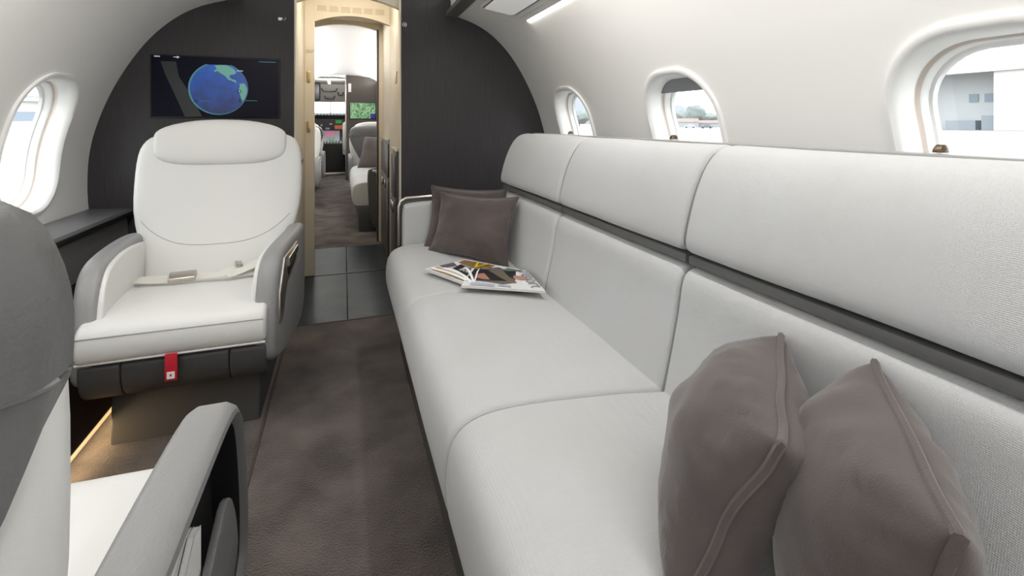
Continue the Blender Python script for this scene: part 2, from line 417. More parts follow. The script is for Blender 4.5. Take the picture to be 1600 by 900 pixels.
wl = ['nearest', 'middle', 'farthest']
make_window(1, WINS_A[0], 'small oval cabin window nearest the dark bulkhead above the divan')
make_window(1, WINS_A[1], 'oval cabin window with a partly lowered grey shade above the divan', 0.055)
make_window(1, WINS_A[2], 'large near oval window showing the hangar outside, above the divan')
make_window(-1, WINS_A[0], 'oval cabin window on the left wall beside the white chair')
for sd in (1, -1):
    for wy in WINS_A[(3 if sd > 0 else 1):]:
        make_window(sd, wy, 'oval cabin window in the aft %s wall behind the viewpoint' % ('right' if sd > 0 else 'left'))['group'] = 'aft cabin windows'
    for wy in WINS_F:
        make_window(sd, wy, 'oval window of the forward cabin, %s wall' % ('right' if sd > 0 else 'left'))['group'] = 'forward cabin windows'

# ceiling: dark valance rail, cove and raised centre panel
def ceiling(y0, y1, name, label):
    prof = [(-0.60, 1.608), (-0.545, 1.640), (-0.545, 1.70), (-0.50, 1.76), (-0.40, 1.805), (-0.2, 1.83), (0, 1.838), (0.2, 1.83), (0.40, 1.805), (0.50, 1.76), (0.545, 1.70), (0.545, 1.640), (0.60, 1.608)]
    rings = [[Vector((XC + p[0], y, p[1])) for p in prof] for y in (y0, y1)]
    o = loft(name, rings, 'ceiling', None, cap=False, closed=False, angle=30); return struct(o, label, 'ceiling')
ceiling(YA, YB, 'ceiling', 'raised white ceiling panel over the aft cabin aisle')
ceiling(YF, YC, 'ceiling_forward', 'raised white ceiling panel over the forward cabin aisle')
k = 0
for (y0, y1, wh) in ((YA, YB, 'aft'), (YF, YC, 'forward')):
    for sd in (-1, 1):
        k += 1
        pr = [(XC + sd * a, b) for a, b in ((0.520, 1.615), (0.575, 1.602), (0.590, 1.612), (0.550, 1.640), (0.520, 1.640))]
        struct(prism('trim_%d' % k, pr, 'y', y0, y1, 'rail_grey'), 'dark grey ceiling rail along the %s side of the %s cabin' % ('right' if sd > 0 else 'left', wh), 'trim')

# aft closing wall behind the viewpoint
def sec_poly(inset_=0.0, top=True):
    zs = [ZT * i / 28 for i in range(29)]
    r = [(XC + hw(z) - inset_, z) for z in zs]
    t = [(XC + a, b) for a, b in ((0.545, 1.64), (0.50, 1.76), (0.40, 1.805), (0.2, 1.83), (0, 1.838))]
    return r, t
R_, T_ = sec_poly()
full = R_ + T_ + [(2 * XC - x, z) for x, z in reversed(T_[:-1])] + [(2 * XC - x, z) for x, z in reversed(R_)]
struct(prism('wall_aft', full, 'y', YA - 0.03, YA, 'liner'), 'off-white closing wall at the aft end of the cabin', 'wall')

# ------------------------------------------------------------------ floor
XL, XR = XC - 0.80, XC + 0.80
fl = struct(box('floor', (-1.2, YA, -0.06), (1.25, 11.9, -0.012), 'side_carpet'), 'cabin floor under carpet and tiles', 'floor')
def carpet(name, x0, x1, y0, y1, parent, nx=2, ny=2):
    vs = []; fs = []
    return box(name, (x0, y0, -0.012), (x1, y1, 0.0), 'carpet', parent, 0.004, 2)
carpet('carpet', -0.248, 0.95, YA, 2.598, fl)
carpet('carpet', -0.90, -0.256, YA, 2.598, fl)
tube('carpet_binding', [(-0.252, YA, -0.002), (-0.252, 2.59, -0.002)], 0.005, 'carpet_bind', fl)
tube('carpet_binding', [(-0.9, 2.60, -0.002), (0.95, 2.60, -0.002)], 0.006, 'carpet_bind', fl)
carpet('carpet', -0.95, 1.0, 4.16, 9.85, fl)
for (x0, x1) in ((-0.62, -0.298), (-0.2965, 0.0185), (0.020, 0.335), (0.3365, 0.66)):
    for (y0, y1) in ((2.606, 3.414), (3.436, 4.158)):
        box('tile', (x0, y0, -0.012), (x1, y1, -0.001), 'tile', fl, 0.002, 1)
box('door_track', (-0.5, 3.415, -0.012), (0.5, 3.435, 0.002), 'black', fl, 0.003)

# left and right side panels below the windows, with ledge
for sd, nm in ((-1, 'left'), (1, 'right')):
    yA, yB = YA + 0.005, YB - 0.005
    pr = [(XC + sd * a, b) for a, b in ((0.80, 0.0), (0.985, 0.40), (1.10, 0.40), (0.96, 0.0))]
    struct(prism('baseboard_%s' % nm, pr, 'y', yA, yB, 'side_carpet'), 'dark carpeted lower side panel on the %s' % nm, 'panel')
    pr = [(XC + sd * a, b) for a, b in ((0.985, 0.40), (0.995, 0.565), (1.13, 0.565), (1.10, 0.40))]
    struct(prism('panel_%s' % nm, pr, 'y', yA, yB, 'ledge'), 'grey side panel under the dark ledge on the %s' % nm, 'panel')
    pr = [(XC + sd * a, b) for a, b in ((0.975, 0.568), (0.970, 0.585), (0.980, 0.598), (1.135, 0.606), (1.135, 0.568))]
    o = struct(prism('ledge_%s' % nm, pr, 'y', yA, yB, 'ledge', bev=0.002), 'dark grey window ledge along the %s wall' % nm, 'ledge')
    box('ledge_edge', (XC + sd * 0.972 - 0.006, yA, 0.566), (XC + sd * 0.972 + 0.006, yB, 0.588), 'black', o, 0.003)
    # floor light strip
    st = tag(box('floor_light_strip', (XC + sd * 0.795 - 0.004, YA + 0.1, 0.004), (XC + sd * 0.795 + 0.004, 2.45, 0.012), 'floor_led'),
             'thin warm light strip along the floor at the %s side panel' % nm, 'light strip')
area('floor_strip_lamp', (XC - 0.765, 1.9, 0.05), (0, math.radians(-40), 0), 0.02, 1.4, 2.2, (1, 0.70, 0.36))

# ------------------------------------------------------------------ main bulkhead with doorway
OL, OR = -0.238, 0.297
ROOT = bpy.data.objects.new('wall_bulkhead', None); C.objects.link(ROOT); struct(ROOT, 'dark striped wood bulkhead across the cabin with a central doorway', 'wall')
RX = [(x + 0.03, z) for x, z in R_]; TX = [(x + 0.02, z + 0.02) for x, z in T_]
lp = [(OL, 0)] + [(2 * XC - x, z) for x, z in RX] + [(2 * XC - x, z) for x, z in TX if 2 * XC - x < OL]
lp += [(OL, 1.85)]
prism('bulkhead_panel', lp, 'y', YB, YB + 0.05, 'bulkhead', ROOT)
rp = [(OR, 0)] + RX + [(x, z) for x, z in TX if x > OR] + [(OR, 1.85)]
prism('bulkhead_panel', rp, 'y', YB, YB + 0.05, 'bulkhead', ROOT)
# cream doorway recess
DR = bpy.data.objects.new('door_1', None); C.objects.link(DR); struct(DR, 'cream sliding-door frame in the dark bulkhead with arched header', 'door frame')
box('side_panel', (OL - 0.03, YB + 0.051, 0), (OL, YD, 1.84), 'cream', DR, 0.003)
box('side_panel', (OR, YB + 0.051, 0), (OR + 0.03, YD, 1.84), 'cream', DR, 0.003)
box('edge_trim', (OL - 0.004, YB - 0.004, 0), (OL + 0.003, YB + 0.052, 1.82), 'cream', DR, 0.0015)
box('edge_trim', (OR - 0.003, YB - 0.004, 0), (OR + 0.004, YB + 0.052, 1.82), 'cream', DR, 0.0015)
def arch_header(name, y0, y1, x0, x1, zc, ze, ztop, m, parent, xm=None):
    n = 20; xm = (x0 + x1) / 2 if xm is None else xm; h = max(x1 - xm, xm - x0)
    p = [(x0 + (x1 - x0) * i / n, zc - (zc - ze) * (((x0 + (x1 - x0) * i / n) - xm) / h) ** 2) for i in range(n + 1)]
    return prism(name, p + [(x1, ztop), (x0, ztop)], 'y', y0, y1, m, parent)
arch_header('header', YB + 0.06, YB + 0.10, OL, OR, 1.700, 1.645, 1.85, 'cream', DR)
def jambs(y0, y1, x0, x1, zc, ze, xo0, xo1, m, parent):
    box('jamb', (xo0, y0, 0), (x0, y1, 1.85), m, parent, 0.002); box('jamb', (x1, y0, 0), (xo1, y1, 1.85), m, parent, 0.002)
    return arch_header('lintel', y0 + 0.0005, y1 - 0.0005, x0, x1, zc, ze, 1.85, m, parent)
DL, DRX = -0.181, 0.306
jambs(YD, YD + 0.04, DL, DRX, 1.715, 1.665, -0.8, 0.8, 'cream', DR)
for i in range(6):     # slotted air grille above the sliding door
    x0 = -0.165 + i * 0.073; g = box('air_grille', (x0, YD - 0.004, 1.735), (x0 + 0.062, YD + 0.002, 1.775), 'cream', DR, 0.001, 1)
    for j in range(4): box('slot', (x0 + 0.004, YD - 0.0055, 1.740 + j * 0.0085), (x0 + 0.058, YD - 0.0035, 1.744 + j * 0.0085), 'cream_dark', g)
box('cove_light', (OL + 0.02, YB + 0.105, 1.80), (OR - 0.02, YB + 0.13, 1.815), 'lamp_strip', DR, 0.002)
box('soffit', (OL - 0.03, YB + 0.05, 1.84), (OR + 0.03, YF, 1.87), 'cream', DR)
for z in (1.30, 0.975):
    s = box('switch_plate', (-0.227, YD - 0.006, z - 0.037), (-0.205, YD, z + 0.037), 'brass', DR, 0.002)
    box('button', (-0.220, YD - 0.009, z - 0.016), (-0.212, YD - 0.005, z - 0.006), 'nickel', s, 0.001)
s = box('switch_plate', (OR - 0.006, 2.93, 1.235), (OR, 3.0, 1.305), 'brass', DR, 0.002)
for k_, (zz, ln) in enumerate(((1.475, 0.055), (1.466, 0.048), (1.457, 0.04))):
    box('printed_line', (-0.233, YD - 0.001, zz), (-0.233 + ln, YD - 0.0002, zz + 0.003), 'cream_dark', DR)
# vestibule between the two doors
VR = bpy.data.objects.new('wall_vestibule', None); C.objects.link(VR); struct(VR, 'cream galley vestibule walls beyond the sliding door', 'wall')
box('wall_panel', (-0.84, YD + 0.04, 0), (-0.80, YF, 1.85), 'cream', VR)
box('wall_panel', (0.313, YD + 0.041, 0), (0.36, YF - 0.001, 1.85), 'cream', VR)
box('soffit', (-0.84, YD + 0.04, 1.845), (0.36, YF, 1.87), 'ceiling', VR)
D2 = bpy.data.objects.new('door_2', None); C.objects.link(D2); struct(D2, 'far doorway frame with dark edge leading to the forward cabin', 'door frame')
jambs(YF, YF + 0.04, -0.235, 0.279, 1.815, 1.775, -1.14, 1.2, 'cream', D2)
box('dark_edge', (0.264, YF - 0.006, 0), (0.279, YF + 0.046, 1.785), 'partition_brown', D2, 0.003)
# galley cabinets on the right wall
def cabinet(name, x, y0, y1, z1, label):
    t = thing(name, label, 'cabinet', (x, (y0 + y1) / 2, 0)); h = (y1 - y0) / 2
    box('body', (-0.012, -h, 0.0), (0.0, h, z1), 'galley_dark', t, 0.002)
    d1 = box('door', (-0.020, -h + 0.012, 0.03), (-0.012, h - 0.012, z1 - 0.29), 'galley_dark', t, 0.003)
    d2 = box('door', (-0.020, -h + 0.012, z1 - 0.27), (-0.012, h - 0.012, z1 - 0.03), 'galley_dark', t, 0.003)
    box('top_trim', (-0.022, -h, z1 - 0.008), (0.0, h, z1 + 0.012), 'nickel', t, 0.003)
    for dy in (-0.4 * h, 0.25 * h):
        box('latch', (-0.032, dy - 0.02, z1 - 0.36), (-0.02, dy + 0.02, z1 - 0.30), 'chrome', d1, 0.003)
    return t
cabinet('galley_cabinet', 0.313, 3.50, 4.19, 0.88, 'tall dark galley cabinet with chrome latches beyond the sliding door')
cabinet('galley_cabinet', 0.297, 2.84, 3.10, 0.84, 'narrow dark cabinet with chrome latches in the near door recess')
# coat hooks / pictograms on the bulkhead
h1 = thing('coat_hook', 'small chrome coat hook high on the bulkhead left of the doorway', 'hook', (-0.296, YB, 1.533))
box('plate', (-0.022, -0.004, -0.008), (0.0, 0, 0.008), 'chrome', h1, 0.0015); tube('hook', [(-0.004, -0.003, -0.004), (0.002, -0.012, -0.008), (0.012, -0.018, -0.006), (0.015, -0.018, 0.004)], 0.0035, 'chrome', h1)
h2 = thing('hanger_hook', 'round chrome hook with small triangle below, right of the doorway', 'hook', (0.319, YB, 1.545))
tube('ring', [(0.011 * math.cos(a), -0.004, 0.011 * math.sin(a)) for a in [2 * PI * i / 16 for i in range(16)]], 0.003, 'chrome', h2, closed=True)
box('boss', (-0.005, -0.008, -0.005), (0.005, 0, 0.005), 'chrome', h2, 0.002)
tube('triangle', [(-0.011, -0.003, -0.036), (0.011, -0.003, -0.036), (0.003, -0.003, -0.019)], 0.002, 'chrome', h2, closed=True)

# ------------------------------------------------------------------ television on the bulkhead
T0 = px(235.5, 84.5, Y=YB); T1 = px(437.5, 184.5, Y=YB)
tw, th = T1.x - T0.x, T0.z - T1.z
tv = thing('television', 'flat black wall screen showing a blue globe, above the white chair', 'television', ((T0.x + T1.x) / 2, YB, (T0.z + T1.z) / 2))
box('bezel', (-tw / 2, -0.012, -th / 2), (tw / 2, 0, th / 2), 'black', tv, 0.003)
sc = box('screen', (-tw / 2 + 0.006, -0.0135, -th / 2 + 0.006), (tw / 2 - 0.006, -0.011, th / 2 - 0.006), 'screen', tv)
def flat(name, pts, y, m, parent): 
    return new(name, [(x, y, z) for x, z in pts], [tuple(range(len(pts)))], m, parent)
def sp(cx_, cy_):   # position in the screen crop (1600 x 833) -> local metres
    return ((cx_ - 795) / 1505 * tw, (420 - cy_) / 740 * th)
def circ(c, r, n=48, rz=None): return [(c[0] + r * math.cos(2 * PI * i / n), c[1] + (rz or r) * math.sin(2 * PI * i / n)) for i in range(n)]
gc = sp(812, 437); gr = 350 / 1505 * tw * 0.985
flat('backdrop', [sp(*p) for p in ((160, 130), (330, 130), (360, 300), (520, 560), (620, 770), (430, 780), (300, 480), (210, 280))], -0.0138, 'screen_shade', tv)
flat('globe_halo', circ(gc, gr * 1.012), -0.0141, 'halo', tv)
gl = flat('globe', [(0.0035 + (x - gc[0]), (z - gc[1])) for x, z in circ(gc, gr * 0.978)], -0.0, 'globe', tv); gl.location = (gc[0], -0.0144, gc[1])
flat('continent', [sp(*p) for p in ((760, 158), (900, 148), (985, 190), (1022, 235), (1000, 262), (945, 270), (940, 300), (975, 325), (1005, 325), (1030, 370), (990, 350), (925, 325), (890, 285), (830, 250), (800, 225), (770, 240), (755, 225), (790, 205), (780, 180))], -0.0148, 'continent', tv)
flat('continent', [sp(*p) for p in ((1060, 372), (1120, 370), (1150, 430), (1150, 480), (1120, 560), (1085, 610), (1075, 540), (1045, 455), (1060, 410))], -0.0148, 'continent', tv)
flat('cropped_top', [sp(*p) for p in ((640, 100), (1000, 100), (960, 152), (680, 152))], -0.0150, 'screen', tv)
for p in ((1058, 467), (1072, 580), (552, 590)):
    q = sp(*p); tube('marker', [(x, -0.0152, z) for x, z in circ(q, 0.0065, 14)], 0.0016, 'black', tv, closed=True)
flat('marker_dot', circ(sp(1058, 467), 0.003, 10), -0.0153, 'screen_text', tv)
flat('plane_icon', [sp(*p) for p in ((300, 74), (335, 72), (350, 62), (360, 72), (378, 77), (360, 82), (350, 94), (335, 82), (300, 80))], -0.0150, 'screen_text', tv)
for (a, b, c_, d_) in ((90, 70, 155, 82), (1290, 94, 1500, 101), (1025, 212, 1100, 222), (1130, 576, 1275, 582), (600, 588, 710, 592)):
    flat('caption', [sp(a, b), sp(c_, b), sp(c_, d_), sp(a, d_)], -0.0150, 'screen_text' if a in (90, 1025) else 'halo', tv)

# ------------------------------------------------------------------ ceiling service unit
def hit_sec(x, y):      # pixel to liner (right side)
    lo, hi = 0.5, 4.0
    for _ in range(50):
        m_ = (lo + hi) / 2; p = px(x, y, Y=m_)
        if p.z > ZT or p.x > XC + hw(max(0.6, p.z)): hi = m_
        else: lo = m_
    return px(x, y, Y=lo)
ps = thing('service_panel', 'overhead light and air panel on the ceiling above the divan', 'light panel', (0.738, 1.80, 1.563))
ps.rotation_euler = (0, math.radians(27), 0)
prism('body', [(-0.085, 0.60), (0.065, 0.47), (0.085, 0.42), (0.085, -0.60), (-0.085, -0.60)], 'z', -0.016, 0.03, 'liner', ps, 0.006, 3)
prism('lens_frame', [(-0.075, 0.56), (0.045, 0.44), (0.060, 0.40), (0.060, -0.5), (-0.075, -0.5)], 'z', -0.021, -0.015, 'rail_grey', ps, 0.002)
prism('reading_lens', [(-0.070, 0.545), (0.040, 0.43), (0.052, 0.39), (0.052, -0.49), (-0.070, -0.49)], 'z', -0.027, -0.019, 'lens', ps, 0.003)

area('service_panel_lamp', (0.845, 1.72, 1.500), (0, math.radians(-62), 0), 0.012, 1.0, 1.6, (1, 0.95, 0.87))
# ------------------------------------------------------------------ divan
SEATP = smooth_poly([(0.225, 0.235), (0.185, 0.255), (0.172, 0.33), (0.182, 0.415), (0.225, 0.452), (0.33, 0.460), (0.50, 0.446), (0.645, 0.428), (0.72, 0.420), (0.73, 0.25), (0.5, 0.235)], 2)
BACKP = smooth_poly([(0.640, 0.405), (0.648, 0.44), (0.668, 0.52), (0.685, 0.60), (0.692, 0.655), (0.706, 0.680), (0.74, 0.689), (0.83, 0.687), (0.845, 0.60), (0.81, 0.43), (0.75, 0.39)], 2)
HEADP = smooth_poly([(0.708, 0.716), (0.698, 0.735), (0.708, 0.785), (0.732, 0.860), (0.762, 0.915), (0.795, 0.945), (0.845, 0.952), (0.872, 0.940), (0.876, 0.80), (0.86, 0.715), (0.78, 0.708)], 2)
def divan(name, label, ys, armY, ox=0.0, arm_low=True):
    t = thing(name, label, 'divan', (ox, 0, 0))
    y0, y1 = ys[0], ys[-1]
    prism('base', [(0.236, 0.0), (0.228, 0.24), (0.80, 0.24), (0.80, 0.0)], 'y', y0, y1, 'grey_dark', t, 0.004)
    prism('back_frame', [(0.70, 0.24), (0.740, 0.69), (0.748, 0.715), (0.86, 0.93), (0.905, 0.945), (0.905, 0.55), (0.82, 0.24)], 'y', y0, y1, 'rail_grey', t, 0.003)
    box('back_rail', (0.872, y0, 0.925), (0.905, y1, 0.951), 'rail_light', t, 0.004)
    for i, (a, b) in enumerate(zip(ys, ys[1:])):
        soft_extrude('seat_cushion', SEATP, 'y', a + 0.0015, b - 0.0015, 0.014, 'fabric', t, 10, 0.006)
        soft_extrude('back_cushion', BACKP, 'y', a + 0.002, b - 0.002, 0.018, 'fabric', t, 10, 0.004)
        soft_extrude('head_cushion', HEADP, 'y', a + 0.002, b - 0.002, 0.020, 'fabric', t, 10, 0.004)
        g = box('gap_rail', (0.714, a + 0.004, 0.689), (0.765, b - 0.004, 0.711), 'rail_grey', t, 0.006, 2)
        if i < len(ys) - 2:     # grey gusset in the joints
            for P_, e in ((BACKP, 0.010), (HEADP, 0.010)):
                rings = [[Vector((p[0], yy, p[1])) for p in inset(P_, e)] for yy in (b - 0.01, b + 0.01)]
                loft('gusset', rings, 'fabric_seam', t)
    return t
DY = [-0.42, 0.236, 0.887, 1.540, 2.205]
div = divan('divan', 'long light grey fabric divan along the right cabin wall', DY, 2.205)
# arm at the far end
ap = smooth_poly([(0.250, 0.20), (0.250, 0.50), (0.252, 0.62), (0.275, 0.634), (0.40, 0.640), (0.62, 0.645), (0.76, 0.65), (0.76, 0.20)], 2)
soft_extrude('armrest', ap, 'y', 2.206, 2.275, 0.014, 'fabric', div, 2)
ap2 = smooth_poly([(0.236, 0.0), (0.236, 0.50), (0.238, 0.632), (0.265, 0.652), (0.40, 0.657), (0.62, 0.662), (0.80, 0.665), (0.80, 0.0)], 2)
prism('arm_panel', ap2, 'y', 2.276, 2.32, 'grey_dark', div, 0.006)
tube('arm_trim', [(0.238, 2.272, 0.44), (0.238, 2.272, 0.615), (0.246, 2.272, 0.640), (0.27, 2.272, 0.654), (0.40, 2.272, 0.659), (0.62, 2.272, 0.664)], 0.006, 'nickel', div)
for yb_, hh in ((0.96, 0.953), (1.32, 0.953), (1.93, 0.953)): pass
for yk in (0.51, 1.17, 1.84):
    kt = tag(loft('shade_knob', [[Vector((0.893 + r_ * math.cos(a) * 0.8, yk + d_, 0.953 + max(0, r_ * math.sin(a)))) for a in [2 * PI * i / 14 for i in range(14)]] for r_, d_ in ((0.008, -0.012), (0.013, -0.010), (0.013, 0.0), (0.008, 0.004))], 'bronze', None),
             'small bronze latch on the divan back rail below the %s' % ('large near window' if yk < 1 else 'shaded window' if yk < 1.5 else 'window nearest the bulkhead'), 'latch')
tube('base_button', [(0.222, 1.13, 0.20), (0.238, 1.13, 0.20)], 0.010, 'chrome', div, seg=12)
tube('base_button', [(0.215, 2.12, 0.17), (0.238, 2.12, 0.17)], 0.010, 'chrome', div, seg=12)

# ------------------------------------------------------------------ pillows
def pillow(name, label, P, T, group, wr=0.010, seed=0, ears=0.06, sag=0.0):
    P = [Vector(p) for p in P]; ctr = sum(P, Vector()) / 4
    t = thing(name, label, 'pillow', tuple(ctr), 0, group); P = [p - ctr for p in P]
    n = (P[1] - P[0]).cross(P[3] - P[0]).normalized(); N = 30
    def base(u, v):   # u, v in -1..1, edges pulled inwards so that the corners stand out
        k = 1 - ears * (1 - v * v) * abs(u) ** 3; k2 = 1 - ears * (1 - u * u) * abs(v) ** 3
        a, b = (u * k + 1) / 2, (v * k2 + 1) / 2
        return (P[0] * (1 - a) + P[1] * a) * (1 - b) + (P[3] * (1 - a) + P[2] * a) * b
    def bend(u, v):   # shared ripple of seam and faces
        return n * (0.016 * noise.noise(Vector((u * 1.3 + seed, v * 1.3, seed * 2.7))))
    vs = []; fs = []
    for s in (1, -1):
        off = len(vs)
        for i in range(N + 1):
            for j in range(N + 1):
                u = math.sin((i / N - .5) * PI); v = math.sin((j / N - .5) * PI)
                h = max(0, (1 - u * u) * (1 - v * v)) ** 0.42
                q = base(u, v)
                edge = max(abs(u), abs(v))
                wv = noise.noise(Vector((u * 2.2 + seed * 3, v * 2.2, s * 4.0))) * wr
                ang = math.atan2(v, u)
                wv += wr * 0.9 * noise.noise(Vector((math.cos(ang) * 4.2 + seed, math.sin(ang) * 4.2, s * 3.3 + seed))) * edge * edge
                # pulled creases running in from the seam
                cr_ = abs(noise.noise(Vector((math.cos(ang) * 9 + seed * 5, math.sin(ang) * 9, s * 7.1)))) ; wv -= wr * 1.1 * max(0, 0.35 - cr_) / 0.35 * min(1, max(0, (edge - 0.25) / 0.5))
                vs.append(q + bend(u, v) + n * s * (T / 2 * h + wv * min(1, h * 2.2)) + Vector((0, 0, -sag * h)))
        for i in range(N):
            for j in range(N):
                a = off + i * (N + 1) + j; fs.append((a, a + 1, a + N + 2, a + N + 1))
    bm = bmesh.new(); me = bpy.data.meshes.new('cover'); me.from_pydata(vs, [], fs); bm.from_mesh(me); bmesh.ops.remove_doubles(bm, verts=bm.verts, dist=1e-5); bm.to_mesh(me); bm.free()
    fin('cover', me, 'pillow', t, True)
    K = 26; loop = []
    for (ua, va, ub, vb) in ((-1, -1, 1, -1), (1, -1, 1, 1), (1, 1, -1, 1), (-1, 1, -1, -1)):
        for k_ in range(K):
            f = k_ / K; f = 0.5 - 0.5 * math.cos(f * PI); u, v = ua + (ub - ua) * f, va + (vb - va) * f
            loop.append(base(u, v) + bend(u, v))
    tube('piping', loop, 0.0055, 'pillow', t, closed=True)
    return t
G = 'dark brown throw pillows on the divan'
# foreground pair: corners top-back, top-front, bottom-front, bottom-back
pillow('throw_pillow', 'dark taupe pillow on the divan, left of the two large near ones', [(0.680, 0.610, 0.650), (0.430, 0.383, 0.665), (0.350, 0.450, 0.440), (0.610, 0.690, 0.440)], 0.19, G, 0.007, 1.3)
pillow('throw_pillow', 'dark taupe pillow on the divan, right of the two large near ones', [(0.688, 0.470, 0.672), (0.435, 0.235, 0.690), (0.380, 0.270, 0.445), (0.630, 0.515, 0.440)], 0.17, G, 0.007, 4.1)
pillow('throw_pillow', 'dark taupe pillow leaning behind another in the far divan corner', [(0.375, 2.185, 0.715), (0.700, 2.10, 0.695), (0.655, 2.02, 0.43), (0.335, 2.135, 0.455)], 0.12, G, 0.006, 7.7, 0.11)
pillow('throw_pillow', 'dark taupe pillow in front in the far divan corner by the magazines', [(0.410, 2.135, 0.688), (0.683, 1.900, 0.690), (0.598, 1.780, 0.438), (0.345, 2.075, 0.452)], 0.12, G, 0.006, 9.2, 0.11)

# ------------------------------------------------------------------ magazines on the divan
def seat_z(x): return 0.462 - 0.075 * max(0, x - 0.33)
def magazine(name, label, P, th, z_off, group='magazines on the divan'):
    P = [Vector((p[0], p[1], seat_z(p[0]) + z_off)) for p in P]; c = sum(P, Vector()) / 4
    t = thing(name, label, 'magazine', tuple(c), 0, group)
    Q = [p - c for p in P]; up = Vector((0, 0, th))
    new('pages', Q + [q + up for q in Q], [(0, 1, 2, 3), (7, 6, 5, 4), (0, 4, 5, 1), (1, 5, 6, 2), (2, 6, 7, 3), (3, 7, 4, 0)], 'paper_edge', t)
    def at(u, v, h=0.0): return (Q[0] * (1 - u) + Q[1] * u) * (1 - v) + (Q[3] * (1 - u) + Q[2] * u) * v + up + Vector((0, 0, h))
    lv = [0]
    def ink(name_, pts, m):
        lv[0] += 1; return new(name_, [at(u, v, 0.0004 + lv[0] * 0.00025) for u, v in pts], [tuple(range(len(pts)))], m, t)
    ink('cover', [(0, 0), (1, 0), (1, 1), (0, 1)], 'paper')
    return t, ink, at, lv
# right magazine, cover photograph of a person; u along the spine direction to the masthead, v away from the viewer
t, ink, at, lv = magazine('magazine', 'white magazine with a dark figure on its cover, against the divan back', [(0.354, 1.522), (0.612, 1.438), (0.633, 1.668), (0.440, 1.715)], 0.006, 0.013)
ink('cover_photo', [(0.02, 0.32), (0.30, 0.26), (0.50, 0.22), (0.66, 0.32), (0.72, 0.55), (0.80, 0.98), (0.05, 0.98)], 'ink_black')
ink('cover_photo', [(0.02, 0.26), (0.24, 0.28), (0.5, 0.18), (0.7, 0.30), (0.68, 0.40), (0.4, 0.33), (0.05, 0.36)], 'ink_olive')
ink('cover_photo', [(0.30, 0.90), (0.55, 0.95), (0.62, 0.60), (0.70, 0.42), (0.62, 0.30), (0.52, 0.45)], 'ink_olive')
ink('cover_photo', [(0.10, 0.45), (0.16, 0.68), (0.24, 0.72), (0.30, 0.52), (0.34, 0.38), (0.26, 0.38), (0.18, 0.42)], 'ink_skin')
ink('cover_photo', [(0.68, 0.50), (0.70, 0.66), (0.82, 0.66), (0.90, 0.60), (0.88, 0.48), (0.78, 0.44)], 'ink_skin')
ink('cover_photo', [(0.62, 0.98), (0.60, 0.88), (0.88, 0.92), (0.94, 1.0)], 'ink_grey')
ink('cover_line', [(0.10, 0.05), (0.40, 0.05), (0.40, 0.16), (0.10, 0.20)], 'ink_blue')
ink('cover_line', [(0.44, 0.08), (0.60, 0.06), (0.60, 0.14), (0.44, 0.16)], 'ink_blue')
a_ = at(0.93, 0.06); b_ = at(0.93, 0.96); dirv = (b_ - a_)
mt = text('masthead', 'report', 0.068, 'ink_mid', tuple((a_ + b_) / 2 + Vector((0, 0, 0.004))), (0, 0, math.atan2(-dirv.y, -dirv.x)), t)
# left magazine, fanned open pages
t, ink, at, lv = magazine('magazine', 'open magazine with fanned pages at the front edge of the pile', [(0.274, 1.755), (0.392, 1.535), (0.470, 1.668), (0.405, 1.825)], 0.007, 0.0065)
ink('cover_photo', [(0.05, 0.10), (0.95, 0.10), (0.95, 0.35), (0.05, 0.35)], 'ink_tan')
ink('cover_photo', [(0.30, 0.55), (0.98, 0.40), (0.98, 0.97), (0.22, 0.97)], 'ink_black')
ink('cover_photo', [(0.02, 0.42), (0.2, 0.42), (0.25, 0.8), (0.02, 0.9)], 'ink_grey')
p_ = at(0.62, 0.70)
text('cover_line', 'ficus', 0.038, 'paper', tuple(p_ + Vector((0, 0, 0.003))), (0, 0, math.radians(-63)), t)
for k_, (u0, v0, u1, v1, lift) in enumerate(((0.98, 0.10, 0.28, 0.22, 0.022), (1.0, 0.12, 0.55, 0.62, 0.030), (1.0, 0.14, 0.92, 0.95, 0.034), (1.0, 0.08, 0.10, 0.06, 0.012))):
    a, b = at(u0, v0, 0.002), at(u1, v1, lift * 0.4); n8 = 8; w_ = (b - a).cross(Vector((0, 0, 1))).normalized() * 0.007
    vs = []; 
    for i in range(n8 + 1):
        f = i / n8; q = a + (b - a) * f + Vector((0, 0, lift * math.sin(f * PI) * 0.5)); vs += [q, q + w_ + Vector((0, 0, 0.004))]
    new('page', [v for v in vs], [(2 * i, 2 * i + 1, 2 * i + 3, 2 * i + 2) for i in range(n8)], 'paper', t, True)
# back magazine with a yellow letter
t, ink, at, lv = magazine('magazine', 'brown magazine with a big yellow letter, half under the pillow', [(0.330, 1.775), (0.600, 1.640), (0.640, 1.720), (0.455, 1.885)], 0.005, 0.001)
ink('cover_photo', [(0.05, 0.05), (0.55, 0.03), (0.55, 0.92), (0.02, 0.92)], 'ink_brown')
ink('cover_photo', [(0.03, 0.05), (0.30, 0.05), (0.28, 0.5), (0.02, 0.45)], 'ink_green')
ink('cover_photo', [(0.20, 0.02), (0.62, 0.02), (0.80, 0.55), (0.64, 0.75), (0.5, 0.45)], 'ink_black')
ink('cover_photo', [(0.72, 0.55), (0.94, 0.45), (0.98, 0.80), (0.76, 0.9)], 'ink_green')
p_ = at(0.36, 0.60)
text('masthead', 'V', 0.10, 'ink_yellow', tuple(p_ + Vector((0, 0, 0.003))), (0, 0, math.radians(-48)), t)

